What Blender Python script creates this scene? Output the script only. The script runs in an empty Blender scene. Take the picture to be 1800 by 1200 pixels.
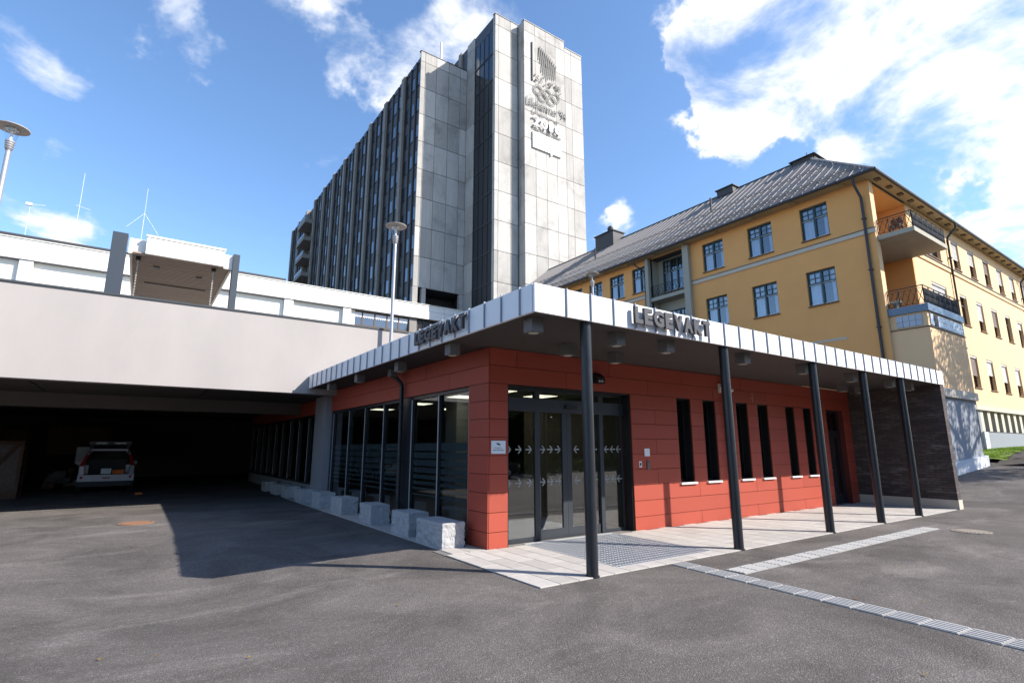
import bpy, bmesh, math, random
from mathutils import Vector, Matrix
random.seed(7)
S = bpy.context.scene
COL = S.collection
R = math.radians

# ------------------------------------------------------------------ camera
cam = bpy.data.objects.new('camera', bpy.data.cameras.new('camera'))
COL.objects.link(cam)
cam.location = (0, 0, 1.7)
cam.rotation_euler = (R(90 + 11.3155), R(0.036), R(-34.8656))
cam.data.sensor_width = 36
cam.data.lens = 18.671
cam.data.clip_start = 0.05
cam.data.clip_end = 2000
S.camera = cam

# ------------------------------------------------------------------ light
SUNV = Vector((0.86, -0.98, 1.0)).normalized()
SUN_EL = math.asin(SUNV.z)
SUN_ROT = math.atan2(SUNV.x, SUNV.y)
sun = bpy.data.objects.new('sun', bpy.data.lights.new('sun', 'SUN'))
COL.objects.link(sun)
sun.rotation_euler = SUNV.to_track_quat('Z', 'Y').to_euler()
sun.data.energy = 4.7
sun.data.angle = R(0.53)
sun.data.color = (1.0, 0.935, 0.85)
S.view_settings.view_transform = 'Standard'
S.view_settings.look = 'None'
S.view_settings.gamma = 1
S.view_settings.use_curve_mapping = False
S.view_settings.exposure = 0.93

def N(nt, t, **k):
    n = nt.nodes.new(t)
    for a, b in k.items():
        if a == 'ins':
            for kk, v in b.items():
                n.inputs[kk].default_value = v
        else:
            setattr(n, a, b)
    return n

def L(nt, a, b):
    nt.links.new(a, b)

def mathn(nt, op, a, b=None, c=None, clamp=False):
    n = nt.nodes.new('ShaderNodeMath')
    n.operation = op
    n.use_clamp = clamp
    for i, v in enumerate((a, b, c)):
        if v is None:
            continue
        if isinstance(v, (int, float)):
            n.inputs[i].default_value = v
        else:
            nt.links.new(v, n.inputs[i])
    return n.outputs[0]

def build_world():
    w = bpy.data.worlds.new('World')
    S.world = w
    w.use_nodes = True
    nt = w.node_tree
    nt.nodes.clear()
    out = N(nt, 'ShaderNodeOutputWorld')
    bg = N(nt, 'ShaderNodeBackground')
    bg.inputs['Strength'].default_value = 0.15
    sky = N(nt, 'ShaderNodeTexSky')
    sky.sky_type = 'NISHITA'
    sky.sun_disc = False
    sky.sun_elevation = SUN_EL
    sky.sun_rotation = SUN_ROT
    sky.altitude = 200
    sky.air_density = 1.0
    sky.dust_density = 0.6
    sky.ozone_density = 3.5
    tc = N(nt, 'ShaderNodeTexCoord')
    sep = N(nt, 'ShaderNodeSeparateXYZ')
    L(nt, tc.outputs['Generated'], sep.inputs[0])
    zz = mathn(nt, 'ADD', mathn(nt, 'MAXIMUM', sep.outputs[2], 0.0), 0.16)
    u = mathn(nt, 'DIVIDE', sep.outputs[0], zz)
    v = mathn(nt, 'DIVIDE', sep.outputs[1], zz)
    cmb = N(nt, 'ShaderNodeCombineXYZ')
    L(nt, u, cmb.inputs[0]); L(nt, v, cmb.inputs[1])
    n1 = N(nt, 'ShaderNodeTexNoise', ins={'Scale': 3.1, 'Detail': 12.0, 'Roughness': 0.6, 'Distortion': 0.3})
    L(nt, cmb.outputs[0], n1.inputs['Vector'])
    n2 = N(nt, 'ShaderNodeTexNoise', ins={'Scale': 0.55, 'Detail': 3.0, 'Roughness': 0.5})
    L(nt, cmb.outputs[0], n2.inputs['Vector'])
    nrm = N(nt, 'ShaderNodeVectorMath', operation='NORMALIZE')
    L(nt, tc.outputs['Generated'], nrm.inputs[0])
    # cloud banks: (direction, angular radius in degrees, weight)
    yaw, pit, f = R(34.8656), R(11.3155), 933.56
    fw = Vector((math.sin(yaw) * math.cos(pit), math.cos(yaw) * math.cos(pit), math.sin(pit)))
    ri = Vector((math.cos(yaw), -math.sin(yaw), 0))
    up = ri.cross(fw)
    def direction(px, py):
        return (ri * ((px - 900) / f) - up * ((py - 600) / f) + fw).normalized()
    banks = [(1300, 110, 6, .40), (1400, 60, 8, .42), (1530, 40, 8, .40), (1660, 40, 8, .36), (1290, 210, 3.5, .34), (1330, 240, 3, .30), (1440, 130, 5, .30), (1240, 60, 4, .22), (1250, 150, 4, .24),
             (1780, 60, 7, .36), (1700, 170, 4, .26), (1600, 210, 3, .18), (1560, 245, 3, .22), (1660, 235, 3, .24), (1790, 170, 4, .24), (1790, 330, 3.5, .26), (1770, 420, 4, .36), (1800, 300, 3, .2), (1740, 370, 3, .22),
             (1430, 230, 2.5, .16), (1450, 260, 2.5, .18), (1100, 380, 2.6, .36), (1055, 400, 2.6, .32), (560, 45, 3.6, .26), (610, 80, 3, .22), (740, 60, 5, .20), (830, 25, 4, .24), (690, 110, 3.5, .18),
             (275, 35, 3, .20), (310, 60, 2.5, .16), (50, 400, 3.2, .30), (110, 415, 2.4, .2), (20, 70, 3, .10), (60, 130, 3, .11), (95, 150, 2.5, .11), (560, 245, 2, .10), (600, 258, 1.8, .10), (405, 88, 2, .14),
             (1800, -200, 18, .3), (430, 470, 2.2, .24)]
    wob = N(nt, 'ShaderNodeTexNoise', ins={'Scale': 7.0, 'Detail': 5.0, 'Roughness': 0.6})
    L(nt, nrm.outputs[0], wob.inputs['Vector'])
    ws = N(nt, 'ShaderNodeVectorMath', operation='MULTIPLY_ADD'); ws.inputs[1].default_value = (.26, .26, .26)
    wc = N(nt, 'ShaderNodeVectorMath', operation='SUBTRACT'); wc.inputs[1].default_value = (.5, .5, .5)
    L(nt, wob.outputs['Color'], wc.inputs[0]); L(nt, wc.outputs[0], ws.inputs[0]); L(nt, nrm.outputs[0], ws.inputs[2])
    wn = N(nt, 'ShaderNodeVectorMath', operation='NORMALIZE'); L(nt, ws.outputs[0], wn.inputs[0])
    tot = None
    for px, py, rad, wt in banks:
        d = direction(px, py)
        dp = N(nt, 'ShaderNodeVectorMath', operation='DOT_PRODUCT')
        L(nt, wn.outputs[0], dp.inputs[0])
        dp.inputs[1].default_value = d
        mr = N(nt, 'ShaderNodeMapRange', interpolation_type='SMOOTHSTEP', clamp=True)
        mr.inputs[1].default_value = math.cos(R(rad * 1.5))
        mr.inputs[2].default_value = 1.0
        mr.inputs[3].default_value = 0.0
        mr.inputs[4].default_value = wt
        L(nt, dp.outputs['Value'], mr.inputs[0])
        tot = mr.outputs[0] if tot is None else mathn(nt, 'ADD', tot, mr.outputs[0])
    tot = mathn(nt, 'MINIMUM', tot, 0.5)
    dens = mathn(nt, 'MULTIPLY', mathn(nt, 'SUBTRACT', n1.outputs[0], 0.5), 4.0)
    dens = mathn(nt, 'ADD', dens, mathn(nt, 'MULTIPLY', mathn(nt, 'SUBTRACT', n2.outputs[0], 0.5), 0.5))
    dens = mathn(nt, 'ADD', dens, mathn(nt, 'MULTIPLY_ADD', tot, 2.25, -0.56))
    cov = N(nt, 'ShaderNodeMapRange', interpolation_type='SMOOTHSTEP', clamp=True)
    cov.inputs[1].default_value = -0.05
    cov.inputs[2].default_value = 0.9
    L(nt, dens, cov.inputs[0])
    # fade at the horizon
    fade = N(nt, 'ShaderNodeMapRange', clamp=True)
    fade.inputs[1].default_value = 0.0; fade.inputs[2].default_value = 0.06
    L(nt, sep.outputs[2], fade.inputs[0])
    fac = mathn(nt, 'MULTIPLY', mathn(nt, 'MULTIPLY', cov.outputs[0], 0.96), fade.outputs[0])
    cr = N(nt, 'ShaderNodeMix', data_type='RGBA')
    cr.inputs[6].default_value = (3.0, 3.35, 4.0, 1)
    cr.inputs[7].default_value = (4.7, 4.7, 4.7, 1)
    L(nt, cov.outputs[0], cr.inputs[0])
    mx = N(nt, 'ShaderNodeMix', data_type='RGBA')
    L(nt, fac, mx.inputs[0])
    hs = N(nt, 'ShaderNodeHueSaturation', ins={'Saturation': 1.06, 'Value': 1.0})
    L(nt, sky.outputs[0], hs.inputs['Color'])
    L(nt, hs.outputs[0], mx.inputs[6])
    L(nt, cr.outputs[2], mx.inputs[7])
    L(nt, mx.outputs[2], bg.inputs['Color'])
    L(nt, bg.outputs[0], out.inputs['Surface'])
build_world()

# ------------------------------------------------------------------ materials
M = {}
def newmat(name):
    m = bpy.data.materials.new(name)
    m.use_nodes = True
    nt = m.node_tree
    b = nt.nodes['Principled BSDF']
    M[name] = m
    return m, nt, b

def simple(name, col, rough=0.6, metal=0.0, var=0.0, vscale=3.0, bump=0.0, bscale=60.0, objvar=0.0, ior=1.45, stretch=None, detail=6.0):
    """plain paint / metal / stone with noise variation, tone change from piece to piece and fine relief"""
    m, nt, b = newmat(name)
    b.inputs['Base Color'].default_value = (*col, 1)
    b.inputs['Roughness'].default_value = rough
    b.inputs['Metallic'].default_value = metal
    b.inputs['IOR'].default_value = ior
    geo = N(nt, 'ShaderNodeNewGeometry')
    vec = geo.outputs['Position']
    if stretch:
        mp = N(nt, 'ShaderNodeMapping')
        mp.inputs['Scale'].default_value = stretch
        L(nt, vec, mp.inputs['Vector'])
        vec = mp.outputs[0]
    fac = None
    if var:
        n = N(nt, 'ShaderNodeTexNoise', ins={'Scale': vscale, 'Detail': detail, 'Roughness': 0.6})
        L(nt, vec, n.inputs['Vector'])
        fac = mathn(nt, 'MULTIPLY_ADD', n.outputs[0], var * 2.4, 1.0 - var * 1.2)
        rr = mathn(nt, 'MULTIPLY_ADD', n.outputs[0], 0.25, rough - 0.12, clamp=True)
        L(nt, rr, b.inputs['Roughness'])
    if objvar:
        oi = N(nt, 'ShaderNodeObjectInfo')
        ov = mathn(nt, 'MULTIPLY_ADD', oi.outputs['Random'], objvar * 2, 1.0 - objvar)
        fac = ov if fac is None else mathn(nt, 'MULTIPLY', fac, ov)
    if fac is not None:
        mx = N(nt, 'ShaderNodeVectorMath', operation='SCALE')
        mx.inputs[0].default_value = col
        L(nt, fac, mx.inputs['Scale'])
        L(nt, mx.outputs[0], b.inputs['Base Color'])
    if bump:
        nb = N(nt, 'ShaderNodeTexNoise', ins={'Scale': bscale, 'Detail': 5.0, 'Roughness': 0.65})
        L(nt, geo.outputs['Position'], nb.inputs['Vector'])
        bp = N(nt, 'ShaderNodeBump', ins={'Strength': bump, 'Distance': 0.02})
        L(nt, nb.outputs[0], bp.inputs['Height'])
        L(nt, bp.outputs[0], b.inputs['Normal'])
    return m

def glassmat(name, tint, ior=1.6, rough=0.0):
    m, nt, b = newmat(name)
    nt.nodes.remove(b)
    out = nt.nodes['Material Output']
    tr = N(nt, 'ShaderNodeBsdfTransparent'); tr.inputs[0].default_value = (*tint, 1)
    gl = N(nt, 'ShaderNodeBsdfGlossy'); gl.inputs['Roughness'].default_value = rough
    lw = N(nt, 'ShaderNodeLayerWeight', ins={'Blend': 0.5})       # Schlick reflectance, the same on both faces of a thin pane
    f0 = ((ior - 1) / (ior + 1)) ** 2
    fr = mathn(nt, 'MULTIPLY_ADD', mathn(nt, 'POWER', lw.outputs['Facing'], 5.0), 1 - f0, f0)
    mx = N(nt, 'ShaderNodeMixShader')
    L(nt, fr, mx.inputs[0]); L(nt, tr.outputs[0], mx.inputs[1]); L(nt, gl.outputs[0], mx.inputs[2])
    L(nt, mx.outputs[0], out.inputs['Surface'])
    return m

def emitmat(name, col, strength):
    m, nt, b = newmat(name)
    b.inputs['Base Color'].default_value = (*col, 1)
    b.inputs['Emission Color'].default_value = (*col, 1)
    b.inputs['Emission Strength'].default_value = strength
    return m

def asphalt():
    m, nt, b = newmat('asphalt')
    geo = N(nt, 'ShaderNodeNewGeometry')
    P = geo.outputs['Position']
    big = N(nt, 'ShaderNodeTexNoise', ins={'Scale': 0.5, 'Detail': 8.0, 'Roughness': 0.66, 'Distortion': 1.2}); L(nt, P, big.inputs['Vector'])
    mp = N(nt, 'ShaderNodeMapping'); mp.inputs['Rotation'].default_value = (0, 0, R(-38)); mp.inputs['Scale'].default_value = (0.5, 1.15, 1)
    L(nt, P, mp.inputs['Vector'])
    streak = N(nt, 'ShaderNodeTexNoise', ins={'Scale': 0.9, 'Detail': 7.0, 'Roughness': 0.6, 'Distortion': 0.9}); L(nt, mp.outputs[0], streak.inputs['Vector'])
    fine = N(nt, 'ShaderNodeTexNoise', ins={'Scale': 110.0, 'Detail': 3.0, 'Roughness': 0.7}); L(nt, P, fine.inputs['Vector'])
    vor = N(nt, 'ShaderNodeTexVoronoi', ins={'Scale': 75.0}); L(nt, P, vor.inputs['Vector'])
    r1 = N(nt, 'ShaderNodeMapRange', clamp=True); r1.inputs[1].default_value = .35; r1.inputs[2].default_value = .72; L(nt, big.outputs[0], r1.inputs[0])
    r2 = N(nt, 'ShaderNodeMapRange', clamp=True, interpolation_type='SMOOTHSTEP'); r2.inputs[1].default_value = .52; r2.inputs[2].default_value = .78; L(nt, streak.outputs[0], r2.inputs[0])
    base = mathn(nt, 'MULTIPLY_ADD', r1.outputs[0], 0.065, 0.070)
    base = mathn(nt, 'MULTIPLY_ADD', r2.outputs[0], 0.055, base)
    # pale stones in the aggregate
    sep = N(nt, 'ShaderNodeSeparateColor'); L(nt, vor.outputs['Color'], sep.inputs[0])
    peb = N(nt, 'ShaderNodeMapRange', clamp=True); peb.inputs[1].default_value = .72; peb.inputs[2].default_value = 1.0; peb.inputs[4].default_value = 1.0; L(nt, sep.outputs[0], peb.inputs[0])
    f2 = mathn(nt, 'MULTIPLY_ADD', fine.outputs[0], 1.5, 0.26)
    f2 = mathn(nt, 'MULTIPLY_ADD', peb.outputs[0], 0.7, f2)
    v = mathn(nt, 'MULTIPLY', base, f2)
    cr = N(nt, 'ShaderNodeCombineColor')
    L(nt, mathn(nt, 'MULTIPLY', v, 1.08), cr.inputs[0]); L(nt, mathn(nt, 'MULTIPLY', v, .97), cr.inputs[1]); L(nt, mathn(nt, 'MULTIPLY', v, .905), cr.inputs[2])
    L(nt, cr.outputs[0], b.inputs['Base Color'])
    b.inputs['Roughness'].default_value = 0.85
    b.inputs['Specular IOR Level'].default_value = 0.15
    bp = N(nt, 'ShaderNodeBump', ins={'Strength': 0.55, 'Distance': 0.012})
    L(nt, mathn(nt, 'ADD', fine.outputs[0], mathn(nt, 'MULTIPLY', vor.outputs['Distance'], -1.2)), bp.inputs['Height'])
    L(nt, bp.outputs[0], b.inputs['Normal'])

def concrete_stained():
    """tower slabs: pale board-marked concrete with black runs and blotches"""
    m, nt, b = newmat('tower_concrete')
    geo = N(nt, 'ShaderNodeNewGeometry'); P = geo.outputs['Position']
    oi = N(nt, 'ShaderNodeObjectInfo')
    mp = N(nt, 'ShaderNodeMapping'); mp.inputs['Scale'].default_value = (3.2, 3.2, 0.22); L(nt, P, mp.inputs['Vector'])
    st = N(nt, 'ShaderNodeTexNoise', ins={'Scale': 1.0, 'Detail': 6.0, 'Roughness': 0.7}); L(nt, mp.outputs[0], st.inputs['Vector'])
    bl = N(nt, 'ShaderNodeTexNoise', ins={'Scale': 0.32, 'Detail': 8.0, 'Roughness': 0.72, 'Distortion': 0.4}); L(nt, P, bl.inputs['Vector'])
    blotch = N(nt, 'ShaderNodeMapRange', clamp=True, interpolation_type='SMOOTHSTEP'); blotch.inputs[1].default_value = .50; blotch.inputs[2].default_value = .72
    L(nt, mathn(nt, 'ADD', mathn(nt, 'MULTIPLY', bl.outputs[0], .75), mathn(nt, 'MULTIPLY', st.outputs[0], .32)), blotch.inputs[0])
    tone = mathn(nt, 'MULTIPLY_ADD', oi.outputs['Random'], 0.17, 0.325)
    tone = mathn(nt, 'MULTIPLY', tone, mathn(nt, 'MULTIPLY_ADD', st.outputs[0], 0.8, 0.60))
    tone = mathn(nt, 'MULTIPLY', tone, mathn(nt, 'MULTIPLY_ADD', blotch.outputs[0], -0.38, 1.0))
    cr = N(nt, 'ShaderNodeCombineColor')
    L(nt, tone, cr.inputs[0]); L(nt, mathn(nt, 'MULTIPLY', tone, .955), cr.inputs[1]); L(nt, mathn(nt, 'MULTIPLY', tone, .89), cr.inputs[2])
    L(nt, cr.outputs[0], b.inputs['Base Color'])
    b.inputs['Roughness'].default_value = 0.85
    nb = N(nt, 'ShaderNodeTexNoise', ins={'Scale': 9.0, 'Detail': 6.0}); L(nt, P, nb.inputs['Vector'])
    bp = N(nt, 'ShaderNodeBump', ins={'Strength': 0.25, 'Distance': 0.05}); L(nt, nb.outputs[0], bp.inputs['Height']); L(nt, bp.outputs[0], b.inputs['Normal'])

def brickmat():
    m, nt, b = newmat('dark_brick')
    geo = N(nt, 'ShaderNodeNewGeometry')
    sep = N(nt, 'ShaderNodeSeparateXYZ'); L(nt, geo.outputs['Position'], sep.inputs[0])
    cmb = N(nt, 'ShaderNodeCombineXYZ')
    L(nt, mathn(nt, 'ADD', sep.outputs[0], sep.outputs[1]), cmb.inputs[0]); L(nt, sep.outputs[2], cmb.inputs[1])
    br = N(nt, 'ShaderNodeTexBrick', ins={'Scale': 1.0, 'Mortar Size': 0.008, 'Brick Width': 0.27, 'Row Height': 0.072, 'Mortar Smooth': 0.1, 'Bias': -0.2})
    br.inputs['Color1'].default_value = (0.05, 0.037, 0.035, 1)
    br.inputs['Color2'].default_value = (0.095, 0.07, 0.066, 1)
    br.inputs['Mortar'].default_value = (0.03, 0.026, 0.025, 1)
    L(nt, cmb.outputs[0], br.inputs['Vector'])
    # white lime bloom
    mp = N(nt, 'ShaderNodeMapping'); mp.inputs['Scale'].default_value = (1.0, 1.0, 4.0); L(nt, geo.outputs['Position'], mp.inputs['Vector'])
    n = N(nt, 'ShaderNodeTexNoise', ins={'Scale': 1.3, 'Detail': 9.0, 'Roughness': 0.72}); L(nt, mp.outputs[0], n.inputs['Vector'])
    r = N(nt, 'ShaderNodeMapRange', clamp=True); r.inputs[1].default_value = .54; r.inputs[2].default_value = .74; r.inputs[4].default_value = .32; L(nt, n.outputs[0], r.inputs[0])
    mx = N(nt, 'ShaderNodeMix', data_type='RGBA'); mx.inputs[7].default_value = (.42, .41, .40, 1)
    L(nt, r.outputs[0], mx.inputs[0]); L(nt, br.outputs['Color'], mx.inputs[6]); L(nt, mx.outputs[2], b.inputs['Base Color'])
    b.inputs['Roughness'].default_value = .8
    bp = N(nt, 'ShaderNodeBump', ins={'Strength': .8, 'Distance': .01}); bp.invert = True
    L(nt, br.outputs['Fac'], bp.inputs['Height']); L(nt, bp.outputs[0], b.inputs['Normal'])

def granite():
    m, nt, b = newmat('granite')
    tc = N(nt, 'ShaderNodeTexCoord'); P = tc.outputs['Object']
    n = N(nt, 'ShaderNodeTexNoise', ins={'Scale': 60.0, 'Detail': 4.0, 'Roughness': .8}); L(nt, P, n.inputs['Vector'])
    n2 = N(nt, 'ShaderNodeTexNoise', ins={'Scale': 5.0, 'Detail': 5.0}); L(nt, P, n2.inputs['Vector'])
    v = mathn(nt, 'MULTIPLY_ADD', n.outputs[0], .56, .08)
    v = mathn(nt, 'MULTIPLY', v, mathn(nt, 'MULTIPLY_ADD', n2.outputs[0], .7, .75))
    cr = N(nt, 'ShaderNodeCombineColor')
    L(nt, mathn(nt, 'MULTIPLY', v, 1.0), cr.inputs[0]); L(nt, v, cr.inputs[1]); L(nt, mathn(nt, 'MULTIPLY', v, 1.03), cr.inputs[2])
    L(nt, cr.outputs[0], b.inputs['Base Color']); b.inputs['Roughness'].default_value = .8
    bp = N(nt, 'ShaderNodeBump', ins={'Strength': .6, 'Distance': .02}); L(nt, n.outputs[0], bp.inputs['Height']); L(nt, bp.outputs[0], b.inputs['Normal'])

def leafmat(name, c1, c2):
    m, nt, b = newmat(name)
    nt.nodes.remove(b)
    out = nt.nodes['Material Output']
    geo = N(nt, 'ShaderNodeNewGeometry')
    cr = N(nt, 'ShaderNodeMix', data_type='RGBA'); cr.inputs[6].default_value = (*c1, 1); cr.inputs[7].default_value = (*c2, 1)
    L(nt, geo.outputs['Random Per Island'], cr.inputs[0])
    d = N(nt, 'ShaderNodeBsdfDiffuse'); t = N(nt, 'ShaderNodeBsdfTranslucent')
    L(nt, cr.outputs[2], d.inputs[0]); L(nt, cr.outputs[2], t.inputs[0])
    mx = N(nt, 'ShaderNodeMixShader'); mx.inputs[0].default_value = .4
    L(nt, d.outputs[0], mx.inputs[1]); L(nt, t.outputs[0], mx.inputs[2]); L(nt, mx.outputs[0], out.inputs['Surface'])

asphalt(); concrete_stained(); brickmat(); granite()
leafmat('leaf_green', (.022, .048, .010), (.06, .10, .02))
leafmat('leaf_wood', (.018, .032, .009), (.045, .07, .02))
leafmat('leaf_yellow', (.09, .12, .02), (.22, .22, .05))
leafmat('leaf_dead', (.30, .16, .03), (.42, .30, .08))
simple('red_panel', (.34, .057, .032), .6, var=.08, vscale=.9, bump=.04, bscale=160, objvar=.07)
simple('red_backing', (.10, .018, .012), .8)
simple('zinc_white', (.78, .78, .79), .42, var=.05, vscale=1.5, objvar=.035, stretch=(1, 1, .25))
simple('zinc_seam', (.26, .29, .33), .45)
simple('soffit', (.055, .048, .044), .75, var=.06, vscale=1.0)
simple('anthracite', (.017, .020, .025), .33, var=.04, vscale=4)
simple('door_frame', (.028, .033, .041), .42, var=.03, vscale=5)
simple('black', (.008, .008, .009), .5)
simple('letter_grey', (.045, .045, .05), .5)
simple('lamp_box', (.13, .125, .12), .6)
simple('lamp_lens', (.6, .58, .5), .2)
simple('slab', (.395, .37, .345), .8, var=.14, vscale=7, bump=.12, bscale=90, objvar=.10)
simple('sand', (.16, .15, .14), .95, var=.1, vscale=20)
simple('tactile_stone', (.33, .325, .32), .75, var=.12, vscale=9, bump=.2, bscale=120, objvar=.08)
simple('galvanised', (.62, .63, .65), .42, metal=.5, var=.08, vscale=8)
simple('mat_steel', (.55, .56, .58), .5, metal=.4, var=.15, vscale=6)
simple('steel', (.50, .50, .50), .3, metal=1.0)
simple('cast_iron', (.23, .12, .07), .75, var=.25, vscale=18, bump=.3, bscale=60)
simple('cast_iron_grey', (.22, .19, .16), .7, var=.25, vscale=18, bump=.3, bscale=60)
simple('render_beam', (.365, .335, .318), .9, var=.16, vscale=.55, bump=.10, bscale=45, stretch=(1, 1, .45))
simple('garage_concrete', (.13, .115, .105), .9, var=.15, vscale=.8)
simple('grey_pillar', (.26, .255, .27), .8, var=.08, vscale=1.5)
simple('coping', (.045, .05, .055), .5)
simple('white_metal', (.74, .73, .70), .45, var=.04, vscale=.6, objvar=.03)
simple('white_wall', (.76, .74, .68), .6, var=.03, vscale=.5, objvar=.03)
simple('pale_pilaster', (.60, .61, .66), .5)
simple('brown_slat', (.30, .225, .175), .6, objvar=.08)
simple('blue_grey_post', (.034, .044, .060), .5)
simple('chain', (.30, .27, .24), .5, metal=.6)
simple('dark_roof', (.045, .044, .048), .6)
simple('mullion_brown', (.050, .042, .037), .6, var=.1, vscale=2, objvar=.12)
simple('spandrel', (.055, .058, .066), .5, var=.08, vscale=2, objvar=.15)
simple('tower_pane', (.035, .05, .08), .06, ior=2.1)
simple('tower_pane_dark', (.012, .013, .015), .25)
simple('stair_pane', (.018, .022, .028), .12, ior=1.7, var=.1, vscale=.6)
simple('louvre_pane', (.028, .03, .033), .5, var=.2, vscale=2, stretch=(6, 6, .4))
simple('pilaster_concrete', (.25, .235, .215), .85, var=.2, vscale=1.0, objvar=.08, stretch=(1, 1, .3))
simple('emblem_dark', (.02, .02, .022), .6)
simple('emblem_grey', (.09, .09, .095), .6)
simple('emblem_white', (.60, .60, .59), .5)
simple('yellow_front', (.72, .365, .130), .9, var=.09, vscale=.7, bump=.06, bscale=60)
simple('cream_side', (.72, .485, .275), .9, var=.05, vscale=.7, bump=.06, bscale=60)
simple('trim_stone', (.50, .45, .37), .85, var=.08, vscale=2)
simple('pier_grey', (.34, .33, .28), .85, var=.06, vscale=1)
simple('eave_board', (.42, .33, .19), .8, var=.06, vscale=2)
simple('roof_sheet', (.17, .15, .14), .75, metal=0.0, var=.12, vscale=1.2, objvar=.06)
simple('roof_seam', (.34, .32, .31), .7)
simple('snow_guard', (.20, .19, .185), .7)
simple('gutter', (.035, .035, .04), .5)
simple('chimney_metal', (.05, .048, .05), .6)
simple('window_green', (.013, .045, .052), .45)
simple('window_brown', (.10, .065, .04), .6)
simple('window_sill', (.17, .09, .05), .6)
simple('sill_white', (.72, .72, .72), .45)
simple('blind', (.52, .50, .49), .6)
simple('blind_dark', (.16, .11, .09), .6)
simple('curtain', (.80, .82, .88), .9)
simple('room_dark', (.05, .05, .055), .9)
simple('rail_iron', (.02, .02, .022), .5)
simple('balcony_slab', (.36, .34, .28), .9, var=.2, vscale=2)
simple('flashing_blue', (.12, .16, .22), .4, metal=.3)
simple('glass_block', (.36, .41, .48), .4, var=.1, vscale=6, objvar=.1)
simple('plinth_grey', (.23, .25, .285), .85, var=.08, vscale=1)
simple('plinth_pale', (.60, .62, .66), .85, var=.08, vscale=1)
simple('louvre_dark', (.05, .05, .05), .5)
simple('lawn', (.13, .21, .02), .95, var=.2, vscale=1.5, bump=.3, bscale=30)
leafmat('grass_blade', (.09, .16, .015), (.17, .26, .04))
simple('soil', (.045, .040, .038), .95, var=.3, vscale=5, bump=.6, bscale=12)
simple('pole_grey', (.42, .41, .42), .4, metal=.5)
simple('lamp_disc', (.56, .50, .46), .5)
simple('antenna', (.62, .64, .68), .4)
simple('car_silver', (.40, .40, .43), .3, metal=.5)
simple('car_dark', (.015, .018, .024), .25)
simple('car_plastic', (.025, .025, .027), .6)
simple('tyre', (.02, .02, .02), .85)
simple('car_window', (.012, .014, .016), .06)
simple('tail_red', (.32, .01, .015), .3)
simple('orange', (.75, .16, .02), .6)
simple('paper_white', (.72, .74, .78), .6)
simple('sign_blue_white', (.66, .74, .82), .5)
simple('wood', (.10, .05, .03), .8, var=.25, vscale=6, objvar=.15)
simple('wrap_film', (.09, .055, .048), .25, var=.35, vscale=9)
simple('camera_white', (.62, .58, .54), .5)
simple('bark', (.09, .065, .045), .9, var=.3, vscale=8, bump=.6, bscale=14)
simple('interior_floor', (.14, .13, .12), .5)
simple('interior_wall', (.17, .155, .13), .9)
simple('interior_ceiling', (.42, .40, .37), .9)
simple('interior_white', (.40, .40, .39), .8)
simple('wood_panel', (.22, .13, .06), .6)
simple('arrow_film', (.27, .29, .285), .8)
simple('frost_film', (.30, .315, .32), .7)
emitmat('ceiling_light', (1.0, .88, .66), 2.2)
glassmat('door_glass', (.62, .65, .65), 2.3)
glassmat('facade_glass', (.60, .65, .66), 1.9)
glassmat('slit_glass', (.45, .5, .5), 2.0)
glassmat('house_glass', (.80, .84, .88), 2.2)
glassmat('lamp_glass', (.93, .95, .97), 1.5)

# ------------------------------------------------------------------ builders
WP = {}          # world position of each object's origin
def link(o, parent, pos):
    COL.objects.link(o)
    pos = Vector(pos)
    if parent is not None:
        o.parent = parent
        o.location = pos - WP[parent.name]
    else:
        o.location = pos
    WP[o.name] = pos
    return o

def tag(o, label=None, cat=None, group=None, kind=None):
    if label: o['label'] = label
    if cat: o['category'] = cat
    if group: o['group'] = group
    if kind: o['kind'] = kind
    return o

def thing(name, pos, label, cat, group=None):
    o = bpy.data.objects.new(name, None)
    o.empty_display_size = .2
    link(o, None, pos)
    return tag(o, label, cat, group)

BOXC = {}
def piece(name, x0, x1, y0, y1, z0, z1, mat, parent=None, bev=0.0):
    """a box part; alike pieces share their mesh"""
    x0, x1 = min(x0, x1), max(x0, x1); y0, y1 = min(y0, y1), max(y0, y1); z0, z1 = min(z0, z1), max(z0, z1)
    d = (round(x1 - x0, 4), round(y1 - y0, 4), round(z1 - z0, 4))
    key = (d, mat, bev)
    me = BOXC.get(key)
    if me is None:
        me = bpy.data.meshes.new(name)
        bm = bmesh.new()
        bmesh.ops.create_cube(bm, size=1.0)
        for v in bm.verts:
            v.co = Vector(((v.co.x + .5) * d[0], (v.co.y + .5) * d[1], (v.co.z + .5) * d[2]))
        if bev:
            bmesh.ops.bevel(bm, geom=bm.edges[:], offset=bev, segments=1, affect='EDGES')
        bm.to_mesh(me); bm.free()
        me.materials.append(M[mat])
        BOXC[key] = me
    o = bpy.data.objects.new(name, me)
    return link(o, parent, (x0, y0, z0))

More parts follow.
